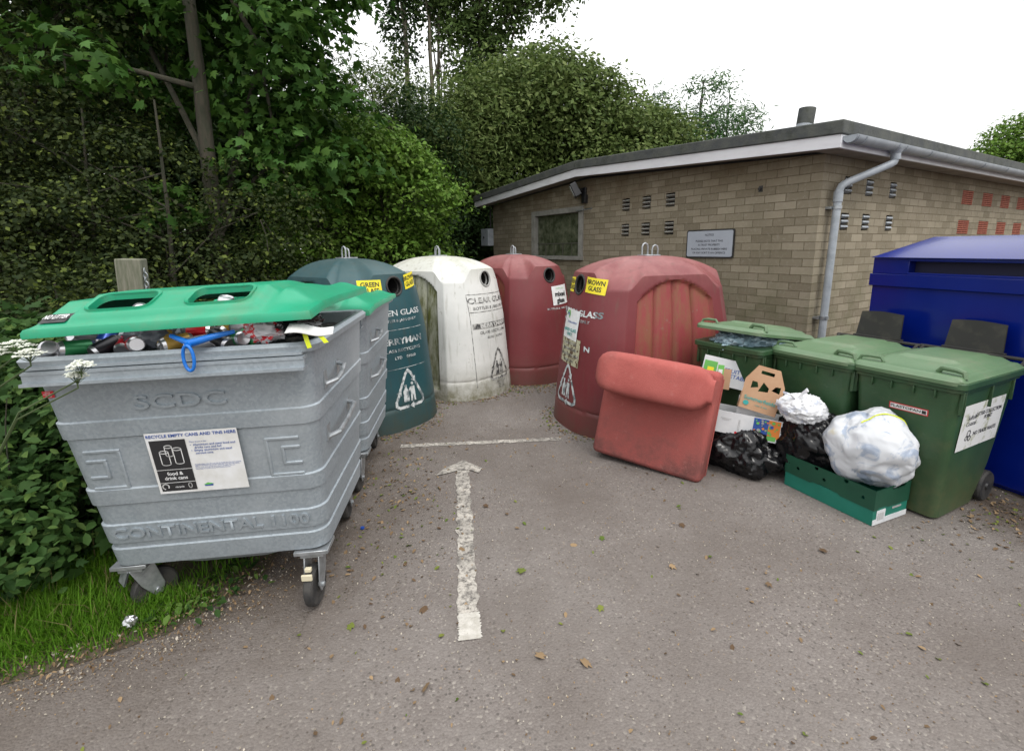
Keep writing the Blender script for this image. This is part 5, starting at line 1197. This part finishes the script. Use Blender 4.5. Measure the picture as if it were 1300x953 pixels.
tree('poplar_tree',(-1.7,25,0),'leafy poplar with clear leaning branches, tallest behind the roof','tree',[(-1.9,25,11.0,.9,.9,2.4),(-.8,25,13.2,1.7,1.3,2.0),(.3,25,14.6,1.4,1.2,1.8),(-.7,25,10.4,.9,.8,1.2),(.9,25,9.6,1.0,.9,1.1),(1.7,25,10.6,.8,.8,.7),(1.2,25,15.6,1.2,1,1.4),(2.0,25,13.6,.8,.8,1.1),(-.2,25,9.0,1.0,.9,.9),(-2.9,25,14,.8,.8,2.4),(-1.6,25,16,1.6,1.3,1.6)],'poplar',.2,'oval',2100,12,.30,22,trunk_r=.22,bark='palebark',shell=.25,height=16.5,twigs=.12,split=.22,group=PG)
for i,(x,y,h,lab) in enumerate(((-1.3,19,4.2,'dark low tree filling the gap at the far corner of the brick building'),(-12,12.5,8.5,'tall dark tree closing the view behind the far left hawthorn'),(-7.6,12.2,9,'tall dark tree directly behind the sycamore trunk'),(-4.3,16.5,5.6,'dark tree low behind the grey willow'),(-9.8,15.5,11,'tallest dark tree in the wood behind the hedge'))):
    r=2.4; tree('woodland_tree',(x,y,0),lab,'tree',[(x,y-.3,h*.22,r*1.1,1.2,h*.22),(x+.9,y,h*.45,r,1.3,h*.18),(x-1,y,h*.62,r,1.3,h*.18),(x+.5,y,h*.85,r*.9,1.2,h*.16)],'dark',.17,'oval',3000,11,.28,30+i,trunk_r=.2,shell=.4,twigs=.04,split=.2,group='dark trees of the wood')
tree('round_tree',(31.2,30,0),'rounded green tree beyond the far end of the roof','tree',[(31.2,30,6.6,3.0,2.4,2.3),(33.2,30,6.2,2.4,2,2.0),(29.4,30,5.6,1.6,1.6,1.5),(31.6,30,8.1,1.8,1.6,1.0)],'elder',.19,'oval',2300,12,.32,40,trunk_r=.3,shell=.7,split=.3)
# near brambles beside the bin
for (nm,bs,lab,seed,nt) in (('bramble_bush',[(-2.75,2.75,.55,.55,.45,.5),(-2.45,2.35,.40,.25,.25,.38),(-3.3,2.5,.6,.55,.5,.55),(-2.55,3.1,.8,.35,.4,.35)],'lobed leaved bramble and ivy clump pressed against the left side of the near bin',50,520),
  ('bramble_bush',[(-3.6,3.3,.7,.6,.5,.65),(-3.0,3.5,.9,.5,.4,.4),(-4.2,2.6,.6,.6,.6,.55)],'bramble thicket a step behind the clump beside the near bin',51,480)):
    tree(nm,(bs[0][0],bs[0][1],.05),lab,'bramble',bs,'weed',.062,'maple',nt*2,8,.09,seed,trunk_r=.012,trunks=[(0,0,.2,.012),(.2,.1,.3,.010),(-.2,0,.3,.009)],shell=.3,split=.12,twigs=.3,group='brambles at the left edge')
tree('nettle_clump',(-2.6,2.2,.05),'patch of small leaved nettles in front of the brambles at the left edge','nettle',[(-2.55,2.15,.35,.40,.25,.38),(-3.0,2.0,.45,.45,.3,.45),(-2.35,2.55,.75,.22,.25,.35),(-2.9,2.6,1.0,.4,.3,.25)],'nettle',.048,'oval',700,12,.08,52,trunk_r=.008,trunks=[(0,0,.2,.008),(.15,.1,.3,.007),(-.3,0,.3,.007)],shell=.3,split=.2,twigs=.2)
# cow parsley
def umbel_plant(base,heads,label):
    t=empty('cow_parsley',base,(0,0,0),label,'wild flower','cow parsley by the near bin'); B_=Vector(base)
    m=MB()
    for (hx,hy,hz,r) in heads:
        e=Vector((hx,hy,hz))-B_; m.tube([(0,0,0),e*.5+Vector((-.16,.02,.12)),e*.8+Vector((-.13,0,.06)),e-Vector((0,0,.05)),e-Vector((0,0,.03))],[.006,.005,.004,.003,.003],6)
    m.build('stem',M['stem'],t)
    rg=random.Random(int(abs(base[0])*100))
    for (hx,hy,hz,r) in heads:
        e=Vector((hx,hy,hz))-B_; m=MB()
        for k in range(17):
            a=2.4*k; q=r*math.sqrt((k+.5)/17); c=e+Vector((q*math.cos(a),q*math.sin(a),-.55*q*q/r+.012*rg.random()))
            m.tube([e-Vector((0,0,.035)),c],.0011,3,mi=1,cap=False)
            for j in range(15):
                b=rg.uniform(0,6.28); rr=.014*math.sqrt(rg.random()); d=c+Vector((rr*math.cos(b),rr*math.sin(b),.004*rg.random()+.003)); s=.0050
                nrm=Vector((rg.uniform(-.5,.5),rg.uniform(-.9,.2),1)).normalized(); u=nrm.orthogonal().normalized(); v=nrm.cross(u)
                m.add([d+u*s,d+v*s,d-u*s,d-v*s],[(0,1,2,3)],0)
        m.build('flower_head',[M['petal'],M['stem']],t,smooth=0)
umbel_plant((-2.55,2.0,.06),[(-1.90,1.80,1.385,.055),(-1.98,1.78,1.365,.055),(-1.83,1.78,1.35,.038)],'cow parsley with flat white flower heads over the left end of the near bin')
umbel_plant((-2.42,1.9,.06),[(-1.59,1.72,1.315,.034),(-1.62,1.73,1.275,.026)],'cow parsley with small white heads hanging in front of the bin lip')
# grass
def grass(name,n,region,hmin,hmax,mats,split,seed,label,cat='grass'):
    rg=np.random.default_rng(seed); P=[]
    while len(P)<n:
        x=rg.uniform(region[0],region[1]); y=rg.uniform(region[2],region[3]); s,d=side_sign((x,y))
        if s<=0: continue
        nn=noise.noise(Vector((x*3,y*3,7))); 
        if d<.12 and rg.random()>d/.12*.6+.1: continue
        if nn<-.25 and rg.random()>.3: continue
        if abs(x+1.45)<.42 and 2.15<y<4.1 and rg.random()>.12: continue
        hh=.004+.05*sst(0,.5,d)+.10*sst(.4,2.4,d)-.02
        P.append((x,y,hh,rg.uniform(hmin,hmax)*(.55+.45*min(1,d/.3))*(1+.5*nn)))
    P=np.array(P); N_=len(P); a=rg.uniform(0,2*PI,N_); lean=rg.uniform(.1,.9,N_)*P[:,3]; w=rg.uniform(.0016,.0034,N_)
    dx,dy=np.cos(a),np.sin(a); V=np.zeros((N_,5,3))
    for i,(q,ww) in enumerate(((0,-1),(0,1),(.55,.8),(.55,-.8),(1,0))):
        V[:,i,0]=P[:,0]+dx*lean*q*q-dy*w*ww; V[:,i,1]=P[:,1]+dy*lean*q*q+dx*w*ww; V[:,i,2]=P[:,2]+P[:,3]*q*(1-.25*q*lean/P[:,3])
    me=bpy.data.meshes.new(name); me.vertices.add(N_*5); me.vertices.foreach_set('co',V.reshape(-1).astype(np.float32))
    li=np.array([0,1,2,3,3,2,4]); me.loops.add(N_*7); me.loops.foreach_set('vertex_index',(li[None,:]+5*np.arange(N_)[:,None]).reshape(-1).astype(np.int32))
    me.polygons.add(N_*2); me.polygons.foreach_set('loop_start',(np.array([0,4])[None,:]+7*np.arange(N_)[:,None]).reshape(-1).astype(np.int32))
    for m_ in mats: me.materials.append(m_)
    me.polygons.foreach_set('material_index',np.repeat((rg.random(N_)<split).astype(np.int32),2)); me.update(calc_edges=True)
    o=bpy.data.objects.new(name,me); COL.objects.link(o); tag(o,label,cat,kind='stuff'); return o
grass('grass',95000,(-4.0,-1.25,.9,3.0),.06,.15,[M['grass'],M['drygrass']],.05,3,'short green grass on the verge under and beside the near bin')
grass('long_grass',1500,(-4.4,-1.9,1.5,4.0),.14,.30,[M['grass'],M['drygrass']],.45,4,'longer dry grass stems at the foot of the brambles')
def flat_scatter(name,pts,size,kind,mats,seed,label,z=.010,tilt=.35,split=.3,jit=.6):
    rg=np.random.default_rng(seed); P=np.array([(x,y,z) for x,y in pts]); Nn=rg.normal(size=P.shape)*tilt+np.array([0,0,1])
    o=scatter(name,P,Nn,size,kind,mats,None,seed,jit,split); tag(o,label,'leaf litter',kind='stuff'); return o
rg=random.Random(9)
def around(cx,cy,rx,ry,n): return [(cx+rg.gauss(0,rx),cy+rg.gauss(0,ry)) for _ in range(n)]
def onroad(p): return side_sign(p)[0]<0
pts=[(rg.uniform(-1.6,4.2),rg.uniform(1.2,4.5)) for _ in range(420)]+around(-.75,3.0,.28,.6,260)+around(-.9,3.4,.18,.4,150)
for (cx,cy,yaw) in((-1.69,5.03,-37),(-.9,6.08,-35),(.04,6.77,-52),(1.33,4.81,-161)):
    for _ in range(420):
        a=rg.uniform(-100,100); q=1.04+abs(rg.gauss(0,.09)); x=q*.90*math.cos(R(a)); y=q*.70*math.sin(R(a)); c,s=math.cos(R(yaw)),math.sin(R(yaw)); pts.append((cx+x*c-y*s,cy+x*s+y*c))
pts+=around(.3,5.75,.35,.16,220)+around(3.15,2.75,.2,.22,260)+around(2.9,2.4,.3,.2,60)
pts=[p for p in pts if onroad(p)]
flat_scatter('fallen_leaves',pts,.024,'oval',[M['deadleaf'],M['deadleaf2']],61,'scattered dead and green leaves lying on the asphalt',split=.28)
big=[(-.30,2.52),(.42,2.05),(.35,2.55),(.53,2.62),(-.45,2.05),(.85,2.35),(1.3,2.2),(.1,1.75),(-.35,1.62),(.28,1.72),(-.75,1.95),(1.75,2.45),(.05,2.3),(-.62,2.55),(-.2,3.0),(-.55,3.25),(1.05,2.75)]
flat_scatter('large_fallen_leaves',big,.044,'maple',[M['deadleaf'],M['deadleaf2']],62,'larger curled dead leaves dotted over the asphalt',z=.014,split=.3,jit=.3)
gp=[(rg.uniform(-2.4,4.5),rg.uniform(.7,5.5)) for _ in range(16000)]+[(EP[i][0]+rg.gauss(.06,.10),EP[i][1]+rg.gauss(-.04,.07)) for i in [rg.randrange(20,110) for _ in range(5000)]]
flat_scatter('loose_grit',[p for p in gp if onroad(p)],.007,'small',[M['grit'],M['deadleaf']],63,'loose pale grit and specks on the asphalt',z=.006,split=.45,tilt=.5,jit=.7)
vp=[(EP[i][0]+rg.gauss(-.05,.12),EP[i][1]+rg.gauss(.02,.08)) for i in [rg.randrange(20,110) for _ in range(2500)]]
flat_scatter('verge_debris',vp,.013,'oval',[M['deadleaf'],M['grit']],64,'dead leaves and twigs along the verge edge',z=.03,split=.2,tilt=.5)
wp=around(-1.50,2.28,.09,.10,70)+around(-1.55,2.08,.10,.06,50)+around(-1.75,2.0,.15,.06,60)
flat_scatter('clover_weeds',wp,.036,'oval',LF['weed'],65,'small round leaved weeds at the edge of the verge under the bin',z=.05,split=.4,tilt=.4)
# small litter
m=MB(); m.lathe([(.0,0),(.028,.002),(.032,.01),(.032,.10),(.028,.112),(0,.113)],n=16); m.v=[(x*.55+.006*noise.noise(Vector((x*40,y*40,z*30))),y,z) for x,y,z in m.v]
o=m.build('crushed_can',CANS[3],None,smooth=50); o.matrix_world=Matrix.Translation((-1.10,2.64,.018))@Matrix.Rotation(R(-55),4,'Z')@Matrix.Rotation(R(90),4,'X')@Matrix.Rotation(R(90),4,'Z'); tag(o,'crushed green drink can on the ground beside the near bin','crushed can')
bag('foil_scrap',(-1.77,1.93,.055),(.028,.022,.022),M['can_silver'],'crumpled silver foil scrap at the grass edge in front of the near bin','foil scrap',4,.5,4,.1,n=24)
m=MB(); m.lathe([(0,0),(.012,0),(.013,.004),(.012,.010),(0,.010)],n=14); o=m.build('blue_litter',CANS[2],None); o.location=(-.95,2.74,.004); tag(o,'blue bottle cap on the asphalt near the crushed can','litter')
